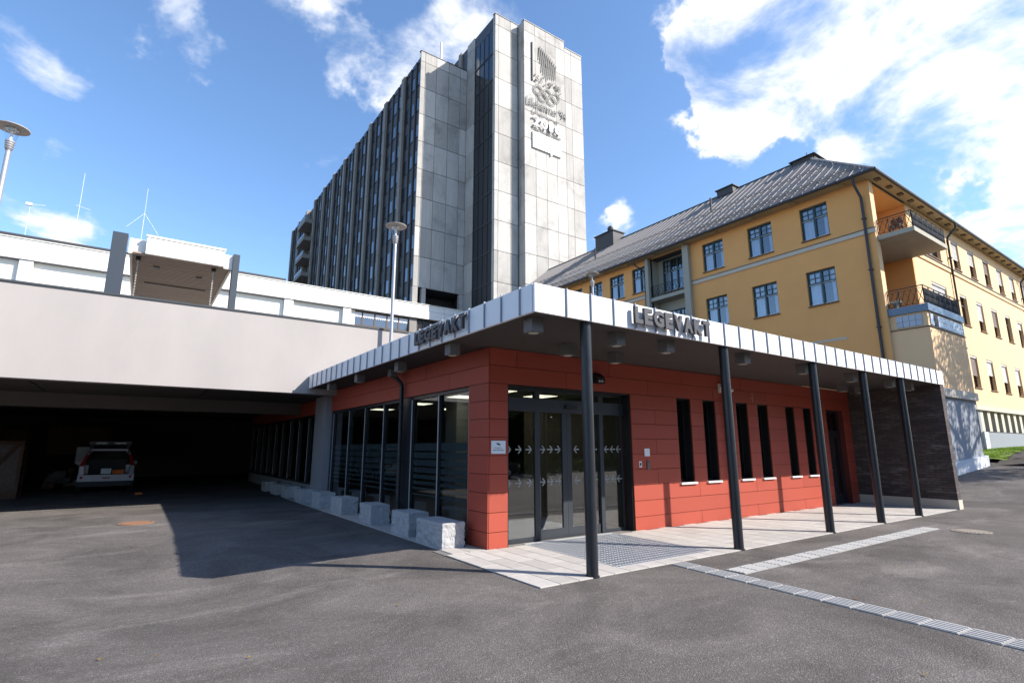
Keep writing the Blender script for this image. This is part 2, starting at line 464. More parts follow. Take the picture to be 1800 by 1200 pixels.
class MB:
    def __init__(self):
        self.v, self.f = [], []
    def add(self, vs, fs):
        n = len(self.v)
        self.v += [tuple(p) for p in vs]
        self.f += [tuple(i + n for i in q) for q in fs]
        return self
    def box(self, x0, x1, y0, y1, z0, z1):
        return self.add([(x0, y0, z0), (x1, y0, z0), (x1, y1, z0), (x0, y1, z0), (x0, y0, z1), (x1, y0, z1), (x1, y1, z1), (x0, y1, z1)],
                        [(3, 2, 1, 0), (4, 5, 6, 7), (0, 1, 5, 4), (1, 2, 6, 5), (2, 3, 7, 6), (3, 0, 4, 7)])
    def quad(self, a, b, c, d):
        return self.add([a, b, c, d], [(0, 1, 2, 3)])
    def prism(self, poly, d):
        """extrude a 3-D polygon along vector d"""
        n = len(poly); d = Vector(d)
        vs = [Vector(p) for p in poly] + [Vector(p) + d for p in poly]
        return self.add(vs, [tuple(range(n))[::-1], tuple(range(n, 2 * n))] + [(i, (i + 1) % n, n + (i + 1) % n, n + i) for i in range(n)])
    def tube(self, pts, r, n=8, cap=True):
        pts = [Vector(p) for p in pts]
        rs = r if isinstance(r, (list, tuple)) else [r] * len(pts)
        rings = []
        for i, p in enumerate(pts):
            t = (pts[min(i + 1, len(pts) - 1)] - pts[max(i - 1, 0)]).normalized()
            a = t.cross(Vector((0, 0, 1)))
            if a.length < 1e-3: a = t.cross(Vector((1, 0, 0)))
            a.normalize(); b = t.cross(a)
            rings.append([p + (a * math.cos(2 * math.pi * k / n) + b * math.sin(2 * math.pi * k / n)) * rs[i] for k in range(n)])
        vs = [q for rg in rings for q in rg]
        fs = []
        for i in range(len(pts) - 1):
            for k in range(n):
                fs.append((i * n + k, i * n + (k + 1) % n, (i + 1) * n + (k + 1) % n, (i + 1) * n + k))
        if cap:
            fs.append(tuple(range(n))[::-1]); fs.append(tuple((len(pts) - 1) * n + k for k in range(n)))
        return self.add(vs, fs)
    def lathe(self, prof, c=(0, 0, 0), n=20):
        c = Vector(c)
        vs = [c + Vector((r * math.cos(2 * math.pi * k / n), r * math.sin(2 * math.pi * k / n), z)) for r, z in prof for k in range(n)]
        fs = [(i * n + k, i * n + (k + 1) % n, (i + 1) * n + (k + 1) % n, (i + 1) * n + k) for i in range(len(prof) - 1) for k in range(n)]
        return self.add(vs, fs)
    def build(self, name, mat, parent=None, smooth=False, kind=None, pos=None):
        if pos is None:
            pos = WP[parent.name] if parent is not None else Vector((0, 0, 0))
        pos = Vector(pos)
        me = bpy.data.meshes.new(name)
        me.from_pydata([tuple(Vector(v) - pos) for v in self.v], [], self.f)
        me.update()
        me.materials.append(M[mat])
        if smooth:
            me.shade_smooth()
            me.set_sharp_from_angle(angle=R(38))
        o = bpy.data.objects.new(name, me)
        link(o, parent, pos)
        if kind: o['kind'] = kind
        return o

def share(name, src, parent, delta):
    """a copy of mesh object src moved by delta, under parent"""
    o = src.copy()
    o.name = name
    o.parent = None
    for k in list(o.keys()): del o[k]
    return link(o, parent, WP[src.name] + Vector(delta))

def wall(axis, plane, a0, a1, z0, z1, holes, depth):
    """a wall face with real openings and their reveals; axis 'y' faces -Y, axis 'x' faces -X"""
    mb = MB()
    P = (lambda a, z, d=0: (a, plane + d, z)) if axis == 'y' else (lambda a, z, d=0: (plane + d, a, z))
    A = sorted({a0, a1, *[h[0] for h in holes], *[h[1] for h in holes]})
    Z = sorted({z0, z1, *[h[2] for h in holes], *[h[3] for h in holes]})
    A = [a for a in A if a0 <= a <= a1]; Z = [z for z in Z if z0 <= z <= z1]
    for i in range(len(A) - 1):
        for j in range(len(Z) - 1):
            ca, cz = (A[i] + A[i + 1]) / 2, (Z[j] + Z[j + 1]) / 2
            if any(h[0] < ca < h[1] and h[2] < cz < h[3] for h in holes): continue
            mb.quad(P(A[i], Z[j]), P(A[i + 1], Z[j]), P(A[i + 1], Z[j + 1]), P(A[i], Z[j + 1]))
    for b0, b1, c0, c1 in holes:
        mb.quad(P(b0, c0), P(b0, c1), P(b0, c1, depth), P(b0, c0, depth))
        mb.quad(P(b1, c0), P(b1, c1), P(b1, c1, depth), P(b1, c0, depth))
        mb.quad(P(b0, c0), P(b1, c0), P(b1, c0, depth), P(b0, c0, depth))
        mb.quad(P(b0, c1), P(b1, c1), P(b1, c1, depth), P(b0, c1, depth))
    return mb

def text_mesh(s, height, extrude, offset=0.0, spacing=1.0):
    cu = bpy.data.curves.new('txt', 'FONT')
    cu.body = s; cu.size = height / 0.729 if height else 1; cu.extrude = extrude; cu.offset = offset; cu.space_character = spacing
    cu.resolution_u = 4
    o = bpy.data.objects.new('txt', cu)
    COL.objects.link(o)
    bpy.context.view_layer.update()
    me = bpy.data.meshes.new_from_object(o)
    bpy.data.objects.remove(o)
    return me

def text_obj(name, s, pos, height, width, extrude, mat, parent, facing='y', offset=0.0, hscale=None):
    """lettering facing -Y ('y') or -X ('x'); fitted to a width and a height, origin bottom left"""
    me = text_mesh(s, height, extrude, offset)
    xs = [v.co.x for v in me.vertices]; ys = [v.co.y for v in me.vertices]
    x0, w = min(xs), max(xs) - min(xs)
    y0, h = min(ys), max(ys) - min(ys)
    for v in me.vertices:
        a = (v.co.x - x0) * (width / w); b = (v.co.y - y0) * (height / h)
        v.co = (a, -v.co.z, b) if facing == 'y' else (-v.co.z, -a, b)
    me.materials.clear(); me.materials.append(M[mat])
    me.name = name
    o = bpy.data.objects.new(name, me)
    return link(o, parent, pos)

# ================================================================== GROUND
def sstep(a, b, x):
    t = min(1, max(0, (x - a) / (b - a)))
    return t * t * (3 - 2 * t)
def gh(x, y):
    z = 0.0
    if x > 18.5:
        t = x - 20.5
        z += 0.07 * (math.log1p(math.exp(t * 1.2)) / 1.2) * sstep(-14, 2, y)
        if z > .9: z = .9 + .5 * (1 - math.exp(-(z - .9) / .5))
    z -= 0.13 * math.exp(-((x - .3) / 2.2) ** 2 - ((y - 8.7) / 2.6) ** 2)
    z += 0.018 * math.sin(x * .9 + y * .35) * math.exp(-((x + 2.5) / 3.5) ** 2 - ((y - 5) / 6) ** 2)
    return z
def axis(a, b, fine0, fine1, fs, cs):
    r = []; x = a
    while x < fine0: r.append(x); x += cs
    x = fine0
    while x < fine1: r.append(x); x += fs
    x = fine1
    while x <= b: r.append(x); x += cs
    return r
gx = axis(-400, 600, -14, 62, 0.5, 30); gy = axis(-400, 600, -16, 32, 0.5, 30)
mb = MB()
mb.v = [(x, y, gh(x, y)) for y in gy for x in gx]
nx = len(gx)
mb.f = [(j * nx + i, j * nx + i + 1, (j + 1) * nx + i + 1, (j + 1) * nx + i) for j in range(len(gy) - 1) for i in range(nx - 1)]
tag(mb.build('ground', 'asphalt', smooth=True), kind='structure')

# lawn bank in front of the cream wing
def lawn_h(x, y):
    return gh(x, y) + 0.02 + 0.42 * sstep(6.2, 8.4, y) * sstep(33.4, 36.5, x)
lx = [34.6 + .4 * i for i in range(110)]; ly = [7.9 + .155 * i for i in range(12)]
mb = MB(); mb.v = [(x, y, lawn_h(x, y) + .03 * math.sin(x * 3 + y * 5)) for y in ly for x in lx]; nx = len(lx)
mb.f = [(j * nx + i, j * nx + i + 1, (j + 1) * nx + i + 1, (j + 1) * nx + i) for j in range(len(ly) - 1) for i in range(nx - 1)]
tag(mb.build('lawn', 'lawn', smooth=True), kind='structure')
mb = MB()
rg = random.Random(3)
for i in range(9000):
    x = 34.8 + 24 * rg.random() ** 1.6; y = rg.uniform(7.85, 9.55)
    z = lawn_h(x, y); a = rg.uniform(0, 6.28); h = rg.uniform(.03, .07); w = .012
    dx, dy = math.cos(a) * w, math.sin(a) * w
    mb.add([(x - dx, y - dy, z), (x + dx, y + dy, z), (x + rg.uniform(-.05, .05), y + rg.uniform(-.05, .05), z + h)], [(0, 1, 2)])
tag(mb.build('grass', 'grass_blade'), 'short bright green grass on the bank below the cream wing', 'grass', kind='stuff')
# bare soil strip at the foot of the bank
mb = MB(); sx = [33.2 + .3 * i for i in range(70)]
rows = []
for j in range(6):
    rows.append([(x, 5.0 + .63 * j + (.12 * math.sin(x * 1.7 + j) if j < 5 else 0), lawn_h(x, 5.0 + .63 * j) + (.03 if j < 5 else -.02) + rg.uniform(-.05, .05) * (j > 0)) for x in sx])
mb.v = [p for r_ in rows for p in r_]; nx = len(sx)
mb.f = [(j * nx + i, j * nx + i + 1, (j + 1) * nx + i + 1, (j + 1) * nx + i) for j in range(5) for i in range(nx - 1)]
tag(mb.build('soil_bed', 'soil', smooth=True), kind='structure')

# entrance paving: every slab a piece
pav = piece('paving', 4.29, 19.0, 5.55, 8.5, -.05, .004, 'sand')
tag(pav, kind='structure')
PZ = .016
MAT = (5.90, 8.12, 5.80, 8.12)
def slab(x0, x1, y0, y1):
    g = .004
    piece('paving_slab', x0 + g, x1 - g, y0 + g, y1 - g, -.04, PZ, 'slab', pav, bev=.004)
xs = [4.29, 4.62] + [4.62 + .32 * i for i in range(1, 5)]
xs = [4.29 + .3225 * i for i in range(6)] # up to the mat
for i in range(5):
    yy = 5.55 - (.35 if i % 2 else 0)
    while yy < 8.0:
        slab(xs[i], xs[i + 1] if i < 4 else 5.89, max(5.55, yy), min(8.02, yy + .70)); yy += .70
for k in range(6):                         # border row in front of the mat
    slab(5.89 + k * .3733, 5.89 + (k + 1) * .3733, 5.55, 5.79)
x = 8.13; i = 0
while x < 18.95:
    x1 = min(x + .42, 18.98); yy = 5.55 - (.30 if i % 2 else 0)
    while yy < 7.99:
        a, b = max(5.55, yy), min(8.02, yy + .60)
        if b - a > .08: slab(x, x1, a, b)
        yy += .60
    x = x1; i += 1
pav2 = piece('paving', 4.42, 5.06, 8.03, 20.0, -.05, .004, 'sand'); tag(pav2, kind='structure')
y = 8.03; i = 0
while y < 19.6:
    for c in range(2):
        piece('paving_slab', 4.424 + c * .32, 4.424 + (c + 1) * .32 - .008, y + .004, y + .70 - .004, -.04, PZ, 'slab', pav2, bev=.004)
    y += .70; i += 1

# steel grating mat
t = thing('door_mat', (5.9, 5.8, 0), 'galvanised steel grating mat set in the paving before the glass door', 'mat')
x0, x1, y0, y1 = MAT
mb = MB(); mb.box(x0, x1, y0, y0 + .02, -.03, .018); mb.box(x0, x1, y1 - .02, y1, -.03, .018); mb.box(x0, x0 + .02, y0 + .02, y1 - .02, -.03, .018); mb.box(x1 - .02, x1, y0 + .02, y1 - .02, -.03, .018)
mb.build('frame', 'galvanised', t)
mb = MB()
xx = x0 + .05
while xx < x1 - .03:
    mb.box(xx, xx + .016, y0 + .02, y1 - .02, -.02, .014); xx += .060
yy = y0 + .10
while yy < y1 - .05:
    mb.box(x0 + .02, x1 - .02, yy, yy + .022, -.018, .011); yy += .125
mb.build('grating', 'mat_steel', t, kind='stuff')
piece('pit', x0, x1, y0, y1, -.06, .005, 'black', t)

# tactile guide strips: ribbed tiles
def ribbed_tile(w, l, along_y=True):
    mb = MB(); mb.box(0, w, 0, l, -.03, .008)
    n = 5
    for k in range(n):
        c = w * (k + .5) / n
        mb.box(c - w * .055, c + w * .055, .012, l - .012, .008, .014)
    return mb
t = thing('tactile_strip', (6.9, 5.5, 0), 'ribbed tactile strip running from the entrance mat towards the lower right corner', 'tactile strip')
src = None
ang = math.atan2(.075, 1)
for k in range(22):
    yy = 5.53 - .318 * (k + 1)
    xx = 6.72 - .075 * (5.55 - yy)
    if src is None:
        src = ribbed_tile(.30, .306).build('tile', 'tactile_stone', t, pos=(0, 0, 0))
        o = src
    else:
        o = src.copy(); COL.objects.link(o); o.parent = t
    o.location = Vector((xx, yy, .004)) - WP[t.name]; o.rotation_euler = (0, 0, -ang)
    WP[o.name] = Vector((xx, yy, 0))
t = thing('tactile_strip', (7.1, 4.55, 0), 'pale ribbed tactile strip parallel to the columns ending near the round manhole', 'tactile strip')
src = None
for k in range(24):
    xx = 7.06 + .300 * k
    if src is None:
        mb = MB(); mb.box(0, .288, 0, .30, -.03, .010)
        for q in range(5): mb.box(.012, .276, .03 + q * .056, .05 + q * .056, .010, .016)
        src = mb.build('tile', 'tactile_stone', t, pos=(0, 0, 0)); o = src
    else:
        o = src.copy(); COL.objects.link(o); o.parent = t
    o.location = Vector((xx, 4.54 + .004 * math.sin(k * 1.3), .004 + .003 * math.sin(k * 2.1))) - WP[t.name]
    WP[o.name] = Vector((xx, 4.54, 0))

# manhole covers
def manhole(x, y, r, m, label):
    z = gh(x, y)
    t = thing('manhole_cover', (x, y, z), label, 'manhole cover', 'manhole covers in the asphalt')
    mb = MB(); mb.lathe([(r * .82, -.02), (r * .82, .014), (0.0, .016)], (x, y, z), 28); mb.build('lid', m, t, smooth=True)
    mb = MB(); mb.lathe([(r, -.02), (r, .010), (r * .86, .014), (r * .86, -.02)], (x, y, z), 28); mb.build('frame', m, t)
    mb = MB()
    for k in range(-4, 5):
        w = math.sqrt(max(0, (r * .76) ** 2 - (k * r * .17) ** 2))
        mb.box(x - w, x + w, y + k * r * .17 - .012, y + k * r * .17 + .012, z + .015, z + .022)
    mb.build('rib_pattern', m, t)
manhole(.22, 15.5, .36, 'cast_iron', 'rusty orange round manhole cover at the edge of the canopy shadow')
manhole(14.36, 4.03, .34, 'cast_iron_grey', 'grey round manhole cover beyond the end of the pale tactile strip')

# ================================================================== ENTRANCE CANOPY
CX, CY, CE, CL, CZ0, CZ1 = 4.2, 5.5, 19.31, 17.0, 3.505, 3.90
can = thing('entrance_canopy', (CX, CY, 0), 'flat entrance canopy with pale seamed metal edge on five dark round columns', 'canopy')
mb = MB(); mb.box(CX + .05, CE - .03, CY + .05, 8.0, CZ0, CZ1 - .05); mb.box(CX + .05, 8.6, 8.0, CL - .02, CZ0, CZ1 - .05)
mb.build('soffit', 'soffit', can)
mb = MB(); mb.box(CX + .02, CE, CY + .02, 14.0, CZ1 - .045, CZ1 - .012); mb.box(CX + .02, 8.6, 14.0, CL, CZ1 - .045, CZ1 - .012)
mb.build('roof_deck', 'dark_roof', can)
xs = [CX + .006]
x = 4.767
while x < CE - .1: xs.append(x); x += .4665
xs.append(CE)
for i in range(len(xs) - 1):
    piece('fascia_panel', xs[i] + .003, xs[i + 1] - .003, CY, CY + .045, CZ0 - .004, CZ1, 'zinc_white', can)
    if i:
        mb = MB(); mb.box(xs[i] - .009, xs[i] + .009, CY - .026, CY + .01, CZ0 - .002, CZ1 + .012)
        if i == 1: seam = mb.build('seam', 'zinc_seam', can, pos=(xs[i], CY, CZ0))
        else: share('seam', seam, can, (xs[i] - xs[1], 0, 0))
ys = [CY + .05]
y = 16.541
while y > CY + .25: ys.append(y); y -= .4660
ys.append(CL); ys.sort()
s2 = None
for i in range(len(ys) - 1):
    piece('fascia_panel', CX, CX + .045, ys[i] + .003, ys[i + 1] - .003, CZ0 - .004, CZ1, 'zinc_white', can)
    if i:
        if s2 is None:
            mb = MB(); mb.box(CX - .026, CX + .01, ys[i] - .009, ys[i] + .009, CZ0 - .002, CZ1 + .012); s2 = mb.build('seam', 'zinc_seam', can, pos=(CX, ys[i], CZ0)); y1_ = ys[i]
        else: share('seam', s2, can, (0, ys[i] - y1_, 0))
piece('fascia_end', CE, CE + .012, CY + .004, 8.0, CZ0 - .004, CZ1, 'zinc_seam', can)
src = None
for x in (5.24, 8.63, 11.85, 14.27, 16.48):
    if src is None:
        mb = MB(); mb.lathe([(.082, 0), (.082, 3.505)], (x, 5.63, 0), 24); src = mb.build('column', 'anthracite', can, smooth=True, pos=(x, 5.63, 0)); o = src
        mb = MB(); mb.lathe([(.082, .001), (.098, .001), (.098, .018), (.082, .018)], (x, 5.63, 0), 24); c0 = mb.build('base_ring', 'anthracite', o, pos=(x, 5.63, 0))
    else:
        o = share('column', src, can, (x - 5.24, 0, 0)); share('base_ring', c0, o, (x - 5.24, 0, 0))

def letters(word, pos, height, width, facing, label):
    t = thing('letter_sign', pos, label, 'sign')
    # advance widths (relative) for an even fit
    adv = {'L': .80, 'E': .86, 'G': 1.08, 'V': 1.0, 'A': 1.02, 'K': 1.0, 'T': .86}
    gap = .17
    tot = sum(adv[c] for c in word) + gap * (len(word) - 1)
    u = width / tot; p = 0
    for c in word:
        q = Vector(pos) + (Vector((p * u, 0, 0)) if facing == 'y' else Vector((0, -p * u, 0)))
        text_obj('letter', c, q, height, adv[c] * u, .024, 'letter_grey', t, facing, offset=.02)
        p += adv[c] + gap
letters('LEGEVAKT', (6.07, CY - .075, 3.575), .265, 1.88, 'y', 'grey raised letters LEGEVAKT on the sunlit canopy edge')
letters('LEGEVAKT', (CX - .075, 9.12, 3.585), .25, 1.90, 'x', 'grey raised letters LEGEVAKT on the shaded left canopy edge')
mb = MB()

# canopy downlights
lamps = [((4.47, 5.88), 'at the front left corner of the canopy'), ((6.11, 7.04), 'left of the first column above the glass door'), ((6.16, 5.90), 'just right of the first column near the canopy edge'),
         ((7.43, 7.17), 'just right of the first column above the glass door'), ((7.33, 5.87), 'near the canopy edge below the sunlit letters'), ((9.58, 5.84), 'just right of the second column'),
         ((11.96, 5.89), 'just left of the third column'), ((16.74, 7.18), 'above the dark side door, left of the pair'), ((14.44, 5.96), 'beside the fourth column near the canopy edge'), ((17.68, 7.10), 'above the dark side door, right of the pair'),
         ((16.60, 5.92), 'behind the fifth column near the canopy edge'), ((18.0, 5.96), 'at the brick wall end of the canopy'), ((4.43, 8.20), 'under the left canopy edge near the red corner'), ((4.49, 10.63), 'under the left canopy edge beside the downpipe'),
         ((4.42, 13.0), 'under the left canopy edge halfway along'), ((4.41, 15.31), 'under the left canopy edge nearest the concrete bridge')]
src = None
for (x, y), where in lamps:
    t = thing('canopy_lamp', (x, y, 3.28), 'pale box lamp ' + where, 'ceiling lamp', 'box lamps under the canopy')
    if src is None:
        src = MB().box(x - .10, x + .10, y - .10, y + .10, 3.305, 3.503).build('housing', 'lamp_box', t, pos=(x, y, 3.28)); p0 = (x, y)
        mb = MB(); mb.lathe([(.075, 3.299), (.075, 3.294), (0, 3.294)], (x, y, 0), 16); s3 = mb.build('lens', 'lamp_lens', t, pos=(x, y, 3.28))
    else:
        share('housing', src, t, (x - p0[0], y - p0[1], 0)); share('lens', s3, t, (x - p0[0], y - p0[1], 0))

# ================================================================== RED BUILDING
RX, RY = 5.08, 8.02
red = thing('red_building', (RX, RY, 0), 'low building clad in terracotta red panels under the flat canopy', 'building')
zr = [0.0, .28, .603, .928, 1.249, 1.569, 1.889, 2.209, 2.529, 2.849, 3.175, 3.50]
G = .010
def rpf(x0, x1, z0, z1): piece('wall_panel', x0 + G / 2, x1 - G / 2, RY, RY + .02, z0 + G / 2, z1 - G / 2, 'red_panel', red)
def rpl(y0, y1, z0, z1): piece('wall_panel', RX, RX + .02, y0 + G / 2, y1 - G / 2, z0 + G / 2, z1 - G / 2, 'red_panel', red)
SL = [(10.277, 10.784), (11.266, 11.754), (12.655, 13.165), (13.642, 14.136), (15.056, 15.523), (16.031, 16.495)]
D2 = (17.42, 18.55)
for r_ in range(len(zr) - 1):
    z0, z1 = zr[r_], zr[r_ + 1]
    if z0 < 2.8: rpf(RX + .022, 5.50, z0, z1)
    if r_ < 3:
        br = [8.72] + [b for b in ([10.95, 13.3, 15.66] if r_ % 2 == 0 else [9.73, 12.1, 14.5, 16.8]) if b < 17.3] + [D2[0]]
        for a, b in zip(br[:-1], br[1:]): rpf(a, b, z0, z1)
    elif z0 < 2.8:
        e = 8.72
        for s in SL:
            if e == 8.72 and r_ % 2: rpf(8.72, 9.5, z0, z1); rpf(9.5, s[0], z0, z1)
            else: rpf(e, s[0], z0, z1)
            e = s[1]
        rpf(e, D2[0], z0, z1)
    else:
        br = [RX + .022] + ([6.9, 9.3, 11.7, 14.1, 16.5] if r_ % 2 else [5.7, 8.1, 10.5, 12.9, 15.3, 17.7]) + [19.0]
        for a, b in zip(br[:-1], br[1:]): rpf(a, b, z0, z1)
    if z0 < 2.8: rpf(D2[1], 19.0, z0, z1)
    # left side
    if z0 < 2.8: rpl(RY + .001, 8.72, z0, z1)
    else:
        br = [RY + .001] + ([9.5, 12.2, 14.9, 17.3] if r_ % 2 else [10.6, 13.3, 16.0, 17.3]) + [19.9, 22.6, 25.3, 28.0, 31.6]
        for a, b in zip(br[:-1], br[1:]): rpl(a, b, z0, min(z1, 3.34) if a > 17 else z1)
# backing behind the joints
holesF = [(5.50, 8.72, -1, 2.849), (D2[0], D2[1], -1, 2.849)] + [(a, b, .928, 2.849) for a, b in SL]
mb = wall('y', RY + .022, RX + .022, 19.0, 0, 3.5, [(a, b, max(c, 0), d) for a, b, c, d in holesF], .30)
mb.build('wall_core', 'red_backing', red)
mb = MB(); mb.box(RX + .022, RX + .10, RY + .03, 8.72, 0, 3.5); mb.box(RX + .022, RX + .10, 8.72, 31.6, 2.85, 3.5); mb.build('wall_core', 'red_backing', red)

# slit windows
for i, (a, b) in enumerate(SL):
    w = MB()
    w.box(a, a + .03, RY + .20, RY + .26, .928, 2.849); w.box(b - .03, b, RY + .20, RY + .26, .928, 2.849)
    w.box(a + .03, b - .03, RY + .20, RY + .26, .928, .97); w.box(a + .03, b - .03, RY + .20, RY + .26, 2.80, 2.849)
    wo = w.build('window', 'anthracite', red)
    MB().box(a + .03, b - .03, RY + .225, RY + .235, .97, 2.80).build('pane', 'slit_glass', wo)
    w = MB(); w.box(a - .035, b + .035, RY - .045, RY + .20, .885, .925); w.build('sill', 'sill_white', wo)
    w = MB(); w.box(a + .002, a + .02, RY + .024, RY + .20, .93, 2.847); w.box(b - .02, b - .002, RY + .024, RY + .20, .93, 2.847); w.box(a + .02, b - .02, RY + .024, RY + .20, 2.83, 2.847); w.build('reveal', 'black', wo)

# glass entrance with sliding doors
DY = 8.27
dr = MB()
FR = dr.box
FR(5.50, 8.72, DY - .03, DY + .05, 2.78, 2.848); FR(5.50, 8.72, DY - .05, DY + .06, 2.39, 2.64)
for a, b in ((5.50, 5.56), (6.28, 6.40), (7.98, 8.10), (8.64, 8.72)):
    FR(a, b, DY - .03, DY + .05, 2.64, 2.78)
do = dr.build('entrance_door', 'door_frame', red)
tag(do, label='dark framed sliding glass entrance with arrow stickers')
for a, b in ((5.56, 6.28), (6.40, 7.98), (8.10, 8.64)):
    MB().box(a, b, DY + .005, DY + .013, 2.64, 2.78).build('transom_pane', 'door_glass', do)
leaves = [(5.50, 6.40, 5.56, 6.28, .09), (6.405, 7.11, 6.41, 6.99, .19), (7.115, 7.985, 7.23, 7.98, .19), (7.99, 8.66, 8.09, 8.62, .075)]
for i, (a, b, ga, gb, zb) in enumerate(leaves):
    yo = 0 if i in (0, 3) else .03
    w = MB()
    w.box(a, ga, DY - .025 + yo, DY + .025 + yo, .012, 2.39); w.box(gb, b, DY - .025 + yo, DY + .025 + yo, .012, 2.39); w.box(ga, gb, DY - .025 + yo, DY + .025 + yo, .012, zb)
    w.build('door_leaf', 'door_frame', do)
    MB().box(ga, gb, DY - .004 + yo, DY + .004 + yo, zb, 2.39).build('pane', 'door_glass', do)
    # arrow stickers: one piece each
    sgn = 1 if i < 2 else -1
    L0 = (gb - ga) / 3
    for zc in (1.67, 1.06):
        for k in range(3):
            xc = ga + L0 * (k + .45) if sgn > 0 else gb - L0 * (k + .45)
            yf = DY - .007 + yo
            pts = [(-.08, -.014), (.025, -.014), (-.025, -.072), (.012, -.072), (.07, 0), (.012, .072), (-.025, .072), (.025, .014), (-.08, .014)]
            w = MB(); w.add([(xc + sgn * p, yf, zc + q) for p, q in pts], [tuple(range(9))]); w.build('arrow_sticker', 'arrow_film', do, pos=(xc, yf, zc))
w = MB(); w.box(5.502, 5.53, RY + .03, DY - .03, 0, 2.84); w.box(8.69, 8.718, RY + .03, DY - .03, 0, 2.84); w.box(5.53, 8.69, RY + .03, DY - .03, 2.82, 2.846); w.build('reveal', 'black', do)
w = MB(); w.box(7.02, 7.30, DY - .10, DY - .05, 2.47, 2.54); w.build('motion_sensor', 'black', do)

# dark side door
w = MB(); a, b = D2
w.box(a, a + .08, RY + .18, RY + .24, 0, 2.85); w.box(b - .08, b, RY + .18, RY + .24, 0, 2.85); w.box(a + .08, b - .08, RY + .18, RY + .24, 2.15, 2.23); w.box(a + .08, b - .08, RY + .18, RY + .24, 2.77, 2.85)
w.box(a + .08, b - .08, RY + .19, RY + .23, .02, 2.15)
d2 = w.build('side_door', 'anthracite', red)
MB().box(b - .42, b - .22, RY + .17, RY + .188, .25, 2.0).build('pane', 'slit_glass', d2)
MB().box(a + .08, b - .08, RY + .2, RY + .21, 2.23, 2.77).build('pane', 'slit_glass', d2)
w = MB(); w.tube([(a + .16, RY + .18, 1.02), (a + .16, RY + .12, 1.02), (a + .30, RY + .12, 1.02)], .012, 6); w.build('handle', 'steel', d2)

# left glazed front
GXp = RX + .05
def glazing(parent, ys_, z0, z1, wide=()):
    fr = MB()
    fr.box(GXp, GXp + .09, ys_[0], ys_[-1], z0, z0 + .07); fr.box(GXp, GXp + .09, ys_[0], ys_[-1], z1 - .07, z1)
    fr.box(GXp + .005, GXp + .085, ys_[0] - .03, ys_[0] - .0001, z0, z1); fr.box(GXp + .005, GXp + .085, ys_[-1] + .0001, ys_[-1] + .03, z0, z1)
    fo = fr.build('glazed_front', 'anthracite', parent)
    for y in ys_:
        w_ = .035
        piece('mullion', GXp - .012, GXp + .10, y - w_, y + w_, z0 + .07, z1 - .07, 'anthracite', fo)
        piece('edge_strip', GXp - .022, GXp - .0125, y - .012, y + .012, z0 + .07, z1 - .07, 'galvanised', fo)
    for a, b in zip(ys_[:-1], ys_[1:]):
        MB().box(GXp + .04, GXp + .048, a + .035, b - .035, z0 + .07, z1 - .07).build('pane', 'facade_glass', fo)
    return fo
g1 = glazing(red, [8.755, 10.02, 11.34], .03, 2.845)
g2 = glazing(red, [11.92, 13.06, 14.43, 15.77, 17.28], .03, 2.845)
g3 = glazing(red, [18.9, 20.3, 21.7, 23.1, 24.5, 25.9, 27.3, 28.7, 30.1, 31.5], .45, 2.845)
for g, a, b in ((g1, 8.80, 11.30), (g2, 11.96, 17.24)):
    w = MB()
    zt = 1.80
    for k, (h, gp) in enumerate(((.16, .03), (.13, .03), (.13, .035), (.11, .04), (.09, .05), (.07, .06), (.05, .08), (.035, .1))):
        e = [8.79, 9.985] if g is g1 else None
        segs = [(8.79, 9.985), (10.055, 11.305)] if g is g1 else [(11.955, 13.025), (13.095, 14.395), (14.465, 15.735), (15.805, 17.245)]
        for s0, s1 in segs: w.box(GXp + .0495, GXp + .0515, s0, s1, zt - h, zt)
        zt -= h + gp
    w.build('frost_bands', 'frost_film', g)
piece('wall_pier', GXp - .02, GXp + .12, 11.375, 11.885, 0.0, 2.848, 'anthracite', red)
piece('wall_pier', RX + .02, RX + .30, 17.31, 17.44, 0.0, 2.848, 'anthracite', red)
piece('low_wall', RX + .01, RX + .30, 18.72, 31.6, 0, .45, 'grey_pillar', red)
dp = thing('downpipe', (4.95, 11.68, 0), 'black downpipe with offset bend on the shaded left red front', 'drainpipe')
MB().tube([(4.78, 11.72, 3.49), (4.78, 11.72, 3.36), (4.96, 11.70, 3.20), (4.99, 11.68, 3.10), (4.99, 11.68, .02)], .05, 10).build('pipe', 'anthracite', dp, smooth=True)
MB().box(4.68, 4.86, 11.62, 11.82, 3.33, 3.50).build('outlet_box', 'lamp_box', dp)
for z in (2.6, 1.4, .5): MB().box(4.93, 5.06, 11.64, 11.72, z, z + .03).build('clamp', 'anthracite', dp)
dp = thing('downpipe', (12.15, 7.95, 0), 'dark red downpipe on the red front behind the second column', 'drainpipe')
MB().tube([(12.18, 7.95, 3.49), (12.18, 7.95, .02)], .04, 10).build('pipe', 'red_backing', dp, smooth=True)
for z in (2.8, 1.7, .6): MB().box(12.13, 12.23, 7.94, 8.015, z, z + .025).build('clamp', 'anthracite', dp)

